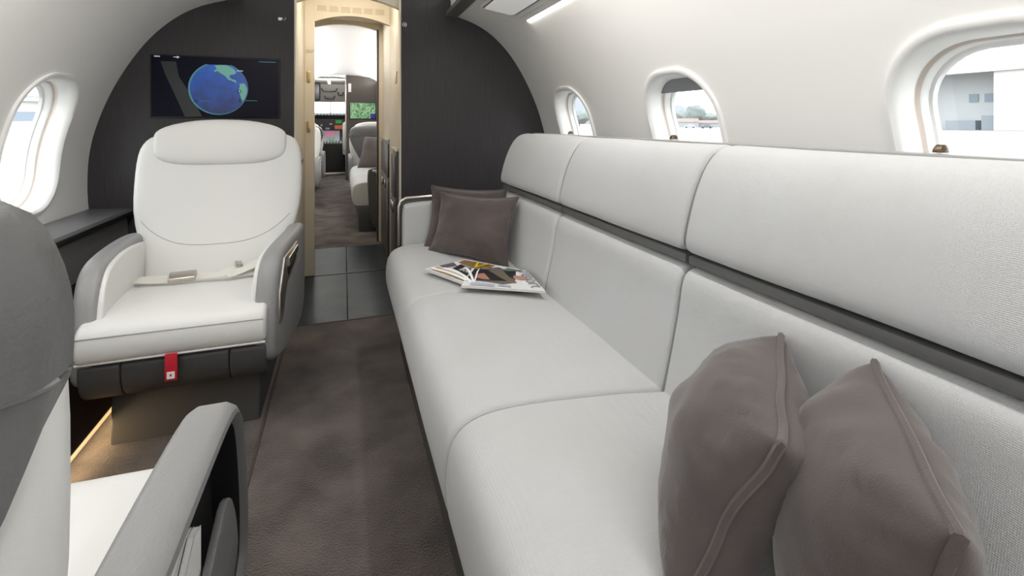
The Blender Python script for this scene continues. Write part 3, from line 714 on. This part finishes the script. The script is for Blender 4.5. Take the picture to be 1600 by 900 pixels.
# ------------------------------------------------------------------ club chairs
BW = [(0, 0.238), (0.2, 0.246), (0.35, 0.278), (0.5, 0.300), (0.7, 0.306), (0.86, 0.300), (0.93, 0.284), (0.97, 0.258), (0.99, 0.215), (1.0, 0.14)]
ZB0, ZBH = 0.345, 0.615
def back_z(t): return ZB0 + ZBH * t
def back_d(t): return interp([(0, 0.05), (0.1, 0.055), (0.9, 0.05), (0.97, 0.038), (1.0, 0.015)], t)
def arm_profile(e=0.0):
    p = smooth_poly([(0.28, 0.20), (0.30, 0.36), (0.315, 0.53), (0.28, 0.572), (0.10, 0.577), (-0.12, 0.574), (-0.205, 0.560), (-0.258, 0.510), (-0.290, 0.40), (-0.305, 0.29), (-0.28, 0.215), (-0.10, 0.19)], 2)
    return inset(p, e) if e else p
def club_chair(name, label, loc, rz, pocket=None, latch=None, tagred=False, rec=0.15, head=0.0, toe=0.0, by=0.0, wrap=False):
    """faces local -Y; pocket / latch: side (+1 / -1) whose outer arm face has that fitting"""
    def back_y(t): return 0.175 + by + rec * t + 0.015 * math.sin(t * PI)
    def back_front(x, t):
        w_ = sinterp(BW, t); f = max(0, 1 - min(1, abs(x / w_)) ** 3.2) ** (1 / 3.2); return back_y(t) - back_d(t) * f
    t = thing(name, label, 'chair', loc, rz)
    prism('pedestal', [(-0.20, 0.0), (-0.19, 0.19), (0.24, 0.19), (0.27, 0.0)], 'x', -0.205, 0.215, 'grey_dark', t, 0.01, 3)
    fp = smooth_poly([(-0.298, 0.310), (-0.308, 0.26), (-0.285, 0.190), (-0.20, 0.155), (0.10, 0.145), (0.18, 0.17), (0.18, 0.310)], 2)
    for (a, b) in ((-0.245, -0.142), (-0.141, 0.141), (0.142, 0.245)):
        soft_extrude('foot_panel', fp, 'x', a, b, 0.006, 'grey_dark', t, 2)
    cp = smooth_poly([(-0.305, 0.303), (-0.325, 0.313), (-0.332, 0.355), (-0.322, 0.405), (-0.27, 0.426), (-0.10, 0.424), (0.08, 0.412), (0.20, 0.405), (0.20, 0.33)], 2)
    cu = soft_extrude('seat_cushion', cp, 'x', -0.247, 0.247, 0.016, 'leather_white', t, 8, 0.008)
    tube('stitching', [(-0.24 + 0.48 * i / 12, -0.3265, 0.384) for i in range(13)], 0.0022, 'leather_seam', cu)
    tube('piping', [(-0.245 + 0.49 * i / 12, -0.316, 0.3065) for i in range(13)], 0.004, 'leather_white', cu)
    # back cushion
    ts = [0, .04, .1, .18, .26, .34, .42, .5, .58, .66, .74, .8, .85, .89, .92, .945, .965, .98, .992, 1.0]; rings = []
    for q in ts:
        w_, d_ = sinterp(BW, q), back_d(q)
        ring = []
        for k_ in range(40):
            a = 2 * PI * k_ / 40; ca, sa = math.cos(a), math.sin(a)
            ring.append(Vector((w_ * math.copysign(abs(ca) ** (2 / 3.2), ca), back_y(q) + d_ * math.copysign(abs(sa) ** (2 / 3.2), sa), back_z(q))))
        rings.append(ring)
    bc = loft('back_cushion', rings, 'leather_white', t)
    def seam(pts, nm='stitching', r=0.0016): tube(nm, [(x, back_front(x, q) - 0.0003, back_z(q)) for x, q in pts], r, 'leather_seam', bc)
    seam([(-0.285 + 0.57 * i / 28, 0.285 + 0.20 * abs(i / 14 - 1) ** 3.0) for i in range(1, 28)])
    # head pad
    rings = []; N = 18; n_e = 5.0
    for i in range(N + 1):
        v = math.sin((i / N - .5) * PI); hv = max(0.0, 1 - abs(v) ** 3.0) ** (1 / 3.0); wv_ = max(0.02, (1 - abs(v) ** 4.5)) ** (1 / 4.5); ring = []
        for k_ in range(40):
            a = 2 * PI * k_ / 40; ca, sa = math.cos(a), math.sin(a)
            x = 0.244 * wv_ * math.copysign(abs(ca) ** (2 / 3.4), ca)
            zz = 0.920 + head + 0.094 * v + (0.016 * (x / 0.244) ** 4 if v < 0 else 0) * abs(v) - (0.030 * (x / 0.244) ** 2 * v if v > 0 else 0)
            q = (zz - ZB0) / ZBH
            yy = back_y(q) - 0.036 + 0.036 * max(0.03, hv) * math.copysign(abs(sa) ** 0.8, sa)
            ring.append(Vector((x, yy, zz)))
        rings.append(ring)
    loft('headrest', rings, 'leather_white', t)
    # grey shell at the back: upper shell and tapering lower shell
    def rear_y(x, q, e=0.006):
        w_ = sinterp(BW, q) * 1.012; f = max(0, 1 - min(1, abs(x / w_)) ** 3.2) ** (1 / 3.2); return back_y(q) + (back_d(q) + e) * f
    def shell(nm, t0, t1, wf, m):
        rings = []; n_ = 22
        for i in range(n_ + 1):
            q = t0 + (t1 - t0) * i / n_; w_ = wf(q) * sinterp(BW, q) * 1.012; pts = []
            ss = [math.sin(PI / 2 * (-1 + 2 * k_ / 30)) for k_ in range(31)]
            pts = [Vector((w_ * s_, rear_y(w_ * s_, q), back_z(q))) for s_ in ss]
            pts += [Vector((w_ * s_ * 0.985, rear_y(w_ * s_, q) - 0.012, back_z(q))) for s_ in reversed(ss)]
            rings.append(pts)
        return loft(nm, rings, m, t, angle=60)
    QS = 0.80
    SW = [(QS, 0.310 if wrap else 0.303), (0.867, 0.310 if wrap else 0.298), (0.922, 0.302 if wrap else 0.284), (0.967, 0.285 if wrap else 0.255), (0.985, 0.258 if wrap else 0.215), (1.0, 0.19 if wrap else 0.13), (1.012, 0.09)]
    rings = []
    for q in (QS + 0.004, 0.83, 0.86, 0.885, 0.91, 0.93, 0.95, 0.967, 0.98, 0.99, 1.0, 1.007, 1.012):
        w_ = sinterp(SW, q); qq = min(q, 1); fr = back_y(qq) - (0.046 if wrap else 0.004); re = back_y(qq) + 0.064 * (1 if q < 0.9 else max(0.0, 1 - ((q - 0.9) / 0.125) ** 2) ** 0.5); ring = []
        for k_ in range(40):
            a = 2 * PI * k_ / 40; ca, sa = math.cos(a), math.sin(a)
            ring.append(Vector((w_ * math.copysign(abs(ca) ** (2 / 3.4), ca), (fr + re) / 2 + (re - fr) / 2 * math.copysign(abs(sa) ** (2 / 3.4), sa), back_z(q))))
        rings.append(ring)
    loft('back_shell', rings, 'leather_grey', t)
    shell('lower_shell', 0.02, QS - 0.004, lambda q: interp([(0, 0.45), (0.5, 0.80), (0.70, 0.955), (QS, 1.01)], q), 'leather_grey')
    w_ = sinterp(BW, QS) * 1.01
    tube('shell_piping', [(w_ * s_, rear_y(w_ * s_, QS, 0.007), back_z(QS)) for s_ in [math.sin(PI / 2 * (-1 + 2 * i / 30)) for i in range(31)]], 0.0035, 'grey_arm', t)
    # arms
    for sd in (-1, 1):
        xi, xo = (0.252, 0.318)
        pro = arm_profile()
        ax0, ax1 = (xi, xo) if sd > 0 else (-xo, -xi)
        has_p = pocket == sd
        if has_p:
            # arm with an open side pocket: padded rim, recessed back plate, pocket wall and lip
            inn = arm_profile(0.030); n = len(pro)
            mid1, mid2 = arm_profile(0.006), arm_profile(0.024)
            xa, xb = sd * xi, sd * xo
            xr = sd * (xi + 0.018)
            def R(pl, x): return [Vector((x, p[0], p[1])) for p in pl]
            arm = loft('armrest', [R(arm_profile(0.02), xa), R(arm_profile(0.006), xa + sd * 0.004), R(pro, xa + sd * 0.014), R(pro, xb - sd * 0.016), R(mid1, xb - sd * 0.004), R(arm_profile(0.012), xb)], 'grey_arm', t, cap=False)
            loft('pocket_rim', [R(arm_profile(0.012), xb), R(arm_profile(0.017), xb + sd * 0.003), R(mid2, xb), R(inn, xb - sd * 0.008)], 'leather_grey', arm, cap=False)
            loft('pocket_well', [R(inn, xb - sd * 0.008), R(arm_profile(0.033), xr)], 'pocket_black', arm, cap=False)
            new('pocket_back', R(arm_profile(0.031), xr), [tuple(range(n))], 'pocket_black', arm)
            new('inner_face', R(arm_profile(0.02), xa), [tuple(range(n))], 'leather_white', arm)
            tube('stitching', R(arm_profile(0.004), xb - sd * 0.012)[4:34], 0.0013, 'grey_dark', arm)
            yl = smooth_poly([(0.24, 0.24), (0.27, 0.34), (0.05, 0.36), (-0.10, 0.415), (-0.17, 0.435), (-0.225, 0.36), (-0.245, 0.27), (0.0, 0.225)], 2)
            prism('pocket_lip', yl, 'x', *sorted((xb - sd * 0.016, xb - sd * 0.004)), 'leather_grey', arm, 0.003)
            box('pocket_strip', (min(xb - sd * 0.024, xb - sd * 0.016), -0.10, 0.27), (max(xb - sd * 0.024, xb - sd * 0.016), 0.12, 0.385), 'nickel', arm, 0.002)
        else:
            arm = soft_extrude('armrest', pro, 'x', ax0, ax1, 0.022, 'grey_arm' , t, 2)
        ip = smooth_poly([(0.25, 0.30), (0.27, 0.52), (0.22, 0.545), (0.0, 0.562), (-0.12, 0.558), (-0.200, 0.545), (-0.252, 0.495), (-0.283, 0.39), (-0.295, 0.31)], 2)
        if has_p: ip = [(a_, b_ - 0.035) for a_, b_ in ip]
        soft_extrude('inner_panel', ip, 'x', *((xi - 0.012, xi + 0.008) if sd > 0 else (-xi - 0.008, -xi + 0.012)), 0.008, 'leather_white', arm, 1)
        if latch == sd:
            xo_ = sd * xo
            pl = prism('latch_plate', [(0.01, 0.545), (0.005, 0.485), (-0.150, 0.435), (-0.215, 0.33), (-0.245, 0.33), (-0.245, 0.43), (-0.185, 0.535)], 'x', *sorted((xo_ - sd * 0.004, xo_ + sd * 0.005)), 'nickel', arm, 0.002)
            prism('slot', [(-0.010, 0.515), (-0.014, 0.492), (-0.140, 0.460), (-0.150, 0.492)], 'x', *sorted((xo_ + sd * 0.003, xo_ + sd * 0.0065)), 'black', pl)
            prism('lever', [(-0.010, 0.538), (-0.010, 0.516), (-0.150, 0.494), (-0.150, 0.524)], 'x', *sorted((xo_ + sd * 0.004, xo_ + sd * 0.012)), 'chrome', pl, 0.002)
        if toe:
            for o_ in [arm] + list(arm.children_recursive):
                for v_ in o_.data.vertices: v_.co.x -= sd * toe * min(1, max(0, (0.15 - v_.co.y) / 0.45)) ** 1.3
    if tagred:
        rt = box('pull_tag', (-0.022, -0.330, 0.232), (0.010, -0.326, 0.313), 'red', t, 0.001)
        box('tag_emblem', (-0.016, -0.332, 0.239), (0.004, -0.3295, 0.259), 'white', rt)
        new('tag_mark', [(-0.010, -0.3325, 0.253), (-0.006, -0.3325, 0.244), (-0.002, -0.3325, 0.253)], [(0, 1, 2)], 'red', rt)
    return t
chair1 = club_chair('club_chair', 'white leather club chair facing the viewer below the wall screen', (-0.480, 2.03, 0), 0.0, latch=1, tagred=True, rec=0.16, toe=0.05)
chair2 = club_chair('club_chair', 'grey-backed leather club chair at the near left, facing away', (-0.480, 0.68, 0), PI, pocket=-1, rec=0.03, head=-0.07, by=0.075, wrap=True)

# seat belt lying across the first chair
sb = thing('seat_belt', 'loose white seat belt with metal buckle across the white chair', 'seat belt', (-0.48, 2.03, -0.056))
def strap(nm, pts, wd, parent):
    vs = []; fs = []; P = [Vector(p) for p in pts]
    fine = []
    for i in range(len(P) - 1):
        for k_ in range(5):
            f = k_ / 5
            p0, p1, p2, p3 = P[max(i - 1, 0)], P[i], P[i + 1], P[min(i + 2, len(P) - 1)]
            fine.append(0.5 * ((2 * p1) + (p2 - p0) * f + (2 * p0 - 5 * p1 + 4 * p2 - p3) * f * f + (3 * p1 - p0 - 3 * p2 + p3) * f ** 3))
    fine.append(P[-1]); rings = []
    for i, p in enumerate(fine):
        d = (fine[min(i + 1, len(fine) - 1)] - fine[max(i - 1, 0)]).normalized(); s_ = d.cross(Vector((0, -0.35, 1))).normalized(); u_ = s_.cross(d).normalized()
        a = s_ * wd / 2; b = u_ * 0.0012; rings.append([p + a + b, p - a + b, p - a - b, p + a - b])
    return loft(nm, rings, 'strap', parent, angle=30)
strap('strap', [(-0.262, 0.10, 0.472), (-0.22, 0.075, 0.486), (-0.17, 0.05, 0.489), (-0.11, 0.035, 0.490)], 0.042, sb)
bk = box('buckle', (-0.055, -0.022, -0.009), (0.03, 0.022, 0.011), 'nickel', sb, 0.005, 3); bk.location = (-0.06, 0.03, 0.498); bk.rotation_euler = (math.radians(22), 0, 0.12)
strap('strap', [(-0.035, 0.035, 0.494), (0.0, 0.045, 0.489), (0.05, 0.03, 0.494), (0.10, 0.07, 0.505), (0.16, 0.09, 0.512), (0.20, 0.085, 0.524), (0.175, 0.055, 0.520), (0.11, 0.035, 0.498), (0.07, 0.02, 0.492)], 0.036, sb)
strap('strap', [(0.10, 0.045, 0.492), (0.16, 0.05, 0.488), (0.22, 0.075, 0.488), (0.262, 0.10, 0.476)], 0.042, sb)
tg = box('tongue', (-0.012, -0.016, -0.004), (0.012, 0.016, 0.004), 'chrome', sb, 0.002); tg.location = (0.10, 0.075, 0.515); tg.rotation_euler = (0.5, 0.2, 0.5)

# booklets in the side pocket of the near chair
for k_, (dx, mm, lab) in enumerate(((0.0, 'paper', 'white booklet sticking up in the near chair side pocket'), (-0.011, 'ink_grey', 'dark-covered booklet behind the white one in the chair pocket'))):
    b = thing('booklet', lab, 'booklet', (-0.186 + dx, 0.655, 0.218), 0, 'booklets in the chair pocket')
    pp = [(-0.11, 0.0), (-0.11, 0.15), (-0.08, 0.17), (0.075, 0.245), (0.10, 0.24), (0.10, 0.0)]
    prism('pages', pp, 'x', -0.0035, 0.0035, 'paper', b, 0.0008, 1)
    prism('cover', inset(pp, -0.001), 'x', -0.0045, -0.0035, mm, b); prism('cover', inset(pp, -0.001), 'x', 0.0035, 0.0045, 'paper', b)

# ------------------------------------------------------------------ forward cabin
fd = divan('divan', 'pale divan in the forward cabin seen through the doorway', [4.66, 5.28, 5.90, 6.5], 4.6, -0.105)
ae = prism('end_panel', smooth_poly([(0.335, 0.0), (0.320, 0.30), (0.305, 0.53), (0.33, 0.60), (0.80, 0.60), (0.80, 0.0)], 2), 'y', 4.58, 4.655, 'grey_dark', fd, 0.01)
box('fitting', (0.35, 4.574, 0.545), (0.40, 4.582, 0.575), 'chrome', ae, 0.002)
pillow('throw_pillow', 'dark taupe pillow on the forward divan beyond the doorway', [(0.25, 6.30, 0.83), (0.62, 6.05, 0.83), (0.60, 5.9, 0.46), (0.16, 6.15, 0.46)], 0.12, G, 0.004, 12.0)
club_chair('club_chair', 'grey-backed chair behind the forward divan, below the green screen', (0.375, 7.10, 0), PI)
club_chair('club_chair', 'white chair at the left edge of the far aisle, nearer one', (-0.585, 6.5, 0), 0.0, latch=1)
club_chair('club_chair', 'white chair at the left edge of the far aisle, close to the cockpit', (-0.585, 7.9, 0), PI)
# forward bulkhead with green screen
FB = bpy.data.objects.new('wall_forward_bulkhead', None); C.objects.link(FB); struct(FB, 'dark brown partition beside the cockpit entry', 'wall')
bp_ = [(0.04, 0)] + RX + [(x, z) for x, z in TX if x > 0.06] + [(0.04, 1.86)]
prism('partition_panel', bp_, 'y', YC, YC + 0.05, 'partition_brown', FB)
bl_ = [(-0.60, 0)] + [(2 * XC - x, z) for x, z in RX] + [(-0.60, 1.66)]
prism('partition_panel', bl_, 'y', YC, YC + 0.05, 'partition_brown', FB)
box('edge_trim', (0.025, YC - 0.02, 0), (0.045, YC + 0.06, 1.83), 'nickel', FB, 0.005)
arch_header('cockpit_header', YC + 0.001, YC + 0.049, -0.60, 0.04, 1.815, 1.78, 1.84, 'ceiling', FB)
fs_ = thing('wall_monitor', 'small monitor with green leaves on the far brown partition', 'monitor', (0.32, YC, 1.215))
box('bezel', (-0.225, -0.015, -0.15), (0.225, 0, 0.15), 'black', fs_, 0.004)
box('screen', (-0.212, -0.018, -0.137), (0.212, -0.014, 0.137), 'leaf_screen', fs_); box('dark_corner', (0.13, -0.0195, -0.137), (0.212, -0.0175, -0.05), 'navy_screen', fs_)
tag(box('placard', (0.075, YC - 0.006, 1.54), (0.125, YC - 0.001, 1.69), 'placard', None, 0.002), 'small white placard on the far brown partition', 'sign')

# ------------------------------------------------------------------ cockpit
ck = bpy.data.objects.new('wall_cockpit', None); C.objects.link(ck); struct(ck, 'cockpit shell with windscreen posts and beige overhead lining', 'wall')
prism('overhead_lining', [(YC + 0.05, 1.80), (10.2, 1.76), (10.75, 1.43), (10.80, 1.46), (10.25, 1.82), (YC + 0.05, 1.86)], 'x', -1.1, 1.1, 'cockpit_beige', ck)
box('side_lining', (-1.15, YC + 0.05, 0), (-1.1, 11.3, 1.84), 'cockpit_beige', ck); box('side_lining', (1.1, YC + 0.05, 0), (1.15, 11.3, 1.84), 'cockpit_beige', ck)
box('front_lining', (-1.1, 11.3, 0), (1.1, 11.34, 1.22), 'black', ck)
box('windscreen_post', (-0.275, 11.0, 1.15), (-0.255, 11.05, 1.50), 'cockpit_beige', ck, 0.004)
wp = new('windscreen', [(-1.1, 11.30, 1.2), (1.1, 11.30, 1.2), (1.1, 10.8, 1.46), (-1.1, 10.8, 1.46)], [(0, 1, 2, 3)], 'glass', ck)
for (zx, yy, zz, ww) in ((-0.27, 10.32, 1.69, 0.15), (-0.27, 10.55, 1.555, 0.10), (-0.06, 10.43, 1.62, 0.05)):
    tube('overhead_handle', [(zx - ww, yy, zz), (zx - ww * 0.8, yy + 0.03, zz - 0.055), (zx, yy + 0.03, zz - 0.065), (zx + ww * 0.8, yy + 0.03, zz - 0.055), (zx + ww, yy, zz)], 0.010, 'black', ck)
for zz, yy, wd in ((1.775, 9.75, 'nearest of three to the cabin'), (1.768, 9.92, 'middle one of three'), (1.76, 10.08, 'nearest of three to the windscreen')):
    tag(box('overhead_spot', (-0.29, yy - 0.05, zz - 0.012), (-0.23, yy + 0.05, zz + 0.004), 'lens', None, 0.004), 'small ceiling spotlight over the cockpit entry, ' + wd, 'light', 'cockpit overhead spotlights')
cp_ = thing('instrument_panel', 'dark cockpit instrument panel with lit displays in the far distance', 'instrument panel', (-0.26, 10.95, 0))
prism('glareshield', [(-0.05, 1.10), (-0.08, 1.16), (0.10, 1.215), (0.30, 1.22), (0.30, 1.08)], 'x', -0.78, 0.78, 'black', cp_, 0.01)
box('panel', (-0.78, 0.0, 0.80), (0.78, 0.05, 1.10), 'black', cp_)
for i in range(9): box('annunciator', (-0.28 + i * 0.065, -0.07, 1.165), (-0.235 + i * 0.065, -0.045, 1.185), 'display_grey', cp_)
for (x0, x1, z0, z1, m_) in ((0.08, 0.24, 0.87, 0.95, 'display_red'), (0.10, 0.22, 0.99, 1.06, 'display_green'), (-0.10, -0.02, 0.86, 0.90, 'display_grey'), (-0.20, -0.16, 0.93, 0.97, 'display_grey'), (-0.02, 0.03, 0.96, 0.99, 'display_pink')):
    box('display', (x0, -0.006, z0), (x1, 0.002, z1), m_, cp_)
prism('pedestal', [(-0.55, 0.0), (-0.55, 0.58), (-0.05, 0.84), (0.0, 0.84), (0.0, 0.0)], 'x', -0.26, 0.27, 'black', cp_, 0.01)
def onped(nm, x0, x1, f0, f1, m_, h=0.012):
    pts = [Vector((x, -0.55 + 0.5 * f, 0.58 + 0.26 * f)) for x, f in ((x0, f0), (x1, f0), (x1, f1), (x0, f1))]; u_ = Vector((0, -0.46, 0.88)) * h
    return new(nm, pts + [p + u_ for p in pts], [(0, 1, 2, 3), (7, 6, 5, 4), (0, 4, 5, 1), (1, 5, 6, 2), (2, 6, 7, 3), (3, 7, 4, 0)], m_, cp_)
onped('control_unit', -0.22, 0.18, 0.15, 0.95, 'display_grey'); onped('control_screen', -0.10, 0.08, 0.45, 0.9, 'display_pink', 0.018); onped('control_screen', -0.02, 0.08, 0.2, 0.38, 'display_green', 0.018)
for i in range(8): onped('knob', -0.22 + i * 0.058, -0.19 + i * 0.058, 0.0, 0.1, 'display_grey', 0.025)
tag(box('cockpit_sill', (-0.6, 9.86, 0.0), (0.04, 9.95, 0.05), 'nickel', None, 0.006), 'bright metal step at the cockpit threshold', 'step')
for sd in (-1, 1):
    ps_ = thing('pilot_seat', 'pilot seat with pale sheepskin cover, %s of the cockpit' % ('left side' if sd < 0 else 'right side'), 'seat', (-0.26 + sd * 0.46, 10.0, 0))
    box('pedestal', (-0.15, -0.1, 0), (0.15, 0.25, 0.38), 'black', ps_, 0.02); box('cushion', (-0.22, -0.12, 0.38), (0.22, 0.36, 0.5), 'sheepskin', ps_, 0.04, 3)
    bk_ = box('backrest', (-0.22, -0.16, 0.45), (0.22, -0.04, 1.02), 'sheepskin', ps_, 0.05, 3); box('head_pad', (-0.12, -0.15, 1.04), (0.12, -0.06, 1.2), 'black', ps_, 0.03, 3)
tag(box('headset_bag', (-0.60, 9.9, 1.42), (-0.42, 10.0, 1.76), 'black', None, 0.03, 3), 'black bag hanging at the cockpit ceiling, left', 'bag')

# ------------------------------------------------------------------ outside
GZ = -1.25
struct(box('ground_apron', (-400, -400, GZ - 0.5), (900, 900, GZ), 'apron'), 'pale concrete apron outside the windows', 'ground')
hg = thing('hangar', 'large pale hangar with open dark bay outside the near window', 'building', (178, 90, GZ))
def hb(nm, y0, y1, z0, z1, m_, x0=0, x1=1.0, par=None): return box(nm, (x0, y0, z0), (x1, y1, z1), m_, par or hg)
hb('back_wall', -40, 50, 0, 21, 'hangar_wall', 12, 13); hb('side_wall', 26, 27, 0, 21, 'hangar_wall', 0, 12)
hb('floor_slab', -40, 26, 0.0, 0.05, 'apron', 0, 30); hb('roof', -60, 27, 21, 22, 'hangar_fascia', -1, 31); hb('fascia', -60, 27, 17.2, 22, 'hangar_fascia', -1.2, -0.2)
for i in range(4): hb('sliding_door', -2.2 - 9.4 * (i + 1), -2.2 - 9.4 * i - 0.25, 0.0, 17.2, 'hangar_white', 0.0 - 0.6 * (i % 2), 0.5 - 0.6 * (i % 2))
for y_ in (3.2, 7.2): hb('window', y_, y_ + 2.4, 8.8, 11.4, 'hangar_glass', 11.7, 11.95)
hb('stored_equipment', -1, 4, 0.05, 4.5, 'hangar_equipment', 7, 10); hb('stored_equipment', 6, 14, 0.05, 3, 'hangar_equipment', 8, 11)  # stored equipment in its own bluish grey
def hill(label, pts, depth):
    P = [Vector(p) for p in pts]; vs = []
    for p in P: vs += [(p.x, p.y, GZ), (p.x, p.y, p.z), (p.x * 1.25, p.y * 1.25, GZ)]
    n = len(P); fs = []
    for i in range(n - 1):
        a, b = 3 * i, 3 * i + 3; fs += [(a, b, b + 1, a + 1), (a + 1, b + 1, b + 2, a + 2)]
    return tag(new('hill', vs, fs, 'hill', None, True), label, 'hill')
R0 = 850
def ringp(a0, a1, n, hfun): return [(R0 * math.sin(a0 + (a1 - a0) * i / n), R0 * math.cos(a0 + (a1 - a0) * i / n), hfun(i / n)) for i in range(n + 1)]
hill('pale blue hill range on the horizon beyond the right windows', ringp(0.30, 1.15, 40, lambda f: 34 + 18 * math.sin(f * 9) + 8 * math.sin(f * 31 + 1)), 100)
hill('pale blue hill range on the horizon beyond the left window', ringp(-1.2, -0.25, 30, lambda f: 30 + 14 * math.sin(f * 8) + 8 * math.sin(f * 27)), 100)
struct(box('ground_field', (150, 210, GZ), (420, 560, GZ + 0.15), 'grass_field'), 'dry grass field beyond the apron', 'ground')
def tree(label, x, y, h, r):
    t = thing('tree', label, 'tree', (x, y, GZ), 0, 'distant trees beyond the apron')
    tube('trunk', [(0, 0, 0), (0, 0, h * 0.5)], h * 0.04, 'house_red', t)
    bm = bmesh.new(); bmesh.ops.create_icosphere(bm, subdivisions=3, radius=1)
    for v in bm.verts:
        k_ = 1 + 0.35 * noise.noise(v.co * 2.1 + Vector((x, y, 0))) + 0.15 * noise.noise(v.co * 5 + Vector((y, x, 0)))
        v.co = Vector((v.co.x * r * k_, v.co.y * r * k_, h * 0.6 + v.co.z * h * 0.42 * k_))
    frombm('crown', bm, 'tree', t, True)
for i, (pxx, dist, h, r, lb) in enumerate(((1062, 310, 9.5, 5, 'rounded dark tree left of the pair outside the shaded window'), (1086, 285, 12, 5, 'taller dark tree right of the pair outside the shaded window'), (1108, 320, 8, 6, 'low tree right of the pair outside the shaded window'), (905, 330, 10, 7, 'distant tree outside the window nearest the bulkhead'))):
    d = px(pxx, HY, Y=1.0) - Vector((0, 0, 1)); d.normalize(); tree(lb, d.x * dist, d.y * dist, h, r)
def bld(label, pxx, dist, wd, h, m_, cat):
    d = px(pxx, HY, Y=1.0) - Vector((0, 0, 1)); d.normalize()
    t = thing('airfield_shed' if cat == 'building' else 'parked_car', label, cat, (d.x * dist, d.y * dist, GZ), -math.atan2(d.x, d.y))
    if cat == 'building':
        box('wall', (-wd / 2, 0, 0), (wd / 2, 6, h * 0.6), 'car_white', t); prism('roof', [(-0.5, h * 0.6), (3, h), (6.5, h * 0.6)], 'x', -wd / 2, wd / 2, m_, t)
    else:
        prism('body', [(-wd / 2, 0.35), (-wd / 2, 0.9), (-wd / 4, 1.0), (-wd / 6, h), (wd / 4, h), (wd / 3, 1.0), (wd / 2, 0.9), (wd / 2, 0.35)], 'y', 0, 1.8, m_, t, 0.1)
        for x in (-wd * 0.3, wd * 0.3):
            for y in (0.0, 1.6): tube('wheel', [(x, y, 0.35), (x, y + 0.2, 0.35)], 0.35, 'black', t, seg=10)
bld('red-roofed shed outside the shaded window, left', 1068, 255, 14, 4.5, 'house_red', 'building')
bld('low red-roofed shed outside the shaded window, right', 1100, 262, 16, 3.6, 'house_red', 'building')
bld('white parked car outside the shaded window', 1078, 215, 4.6, 1.6, 'car_white', 'car')
bld('dark parked car outside the shaded window', 1104, 205, 4.6, 1.7, 'car_dark', 'car')
lf = px(60, HY, Y=1.0) - Vector((0, 0, 1)); lf.normalize()
bg_ = thing('terminal_building', 'low pale building with dark band outside the left window', 'building', (lf.x * 120, lf.y * 120, GZ), 0.9)
box('wall', (-40, 0, 0), (40, 8, 6), 'hangar_white', bg_); box('window_band', (-38, -0.1, 2.6), (38, 0, 4.2), 'hangar_glass', bg_); box('roof', (-41, -1, 6), (41, 9, 6.6), 'hangar_fascia', bg_)
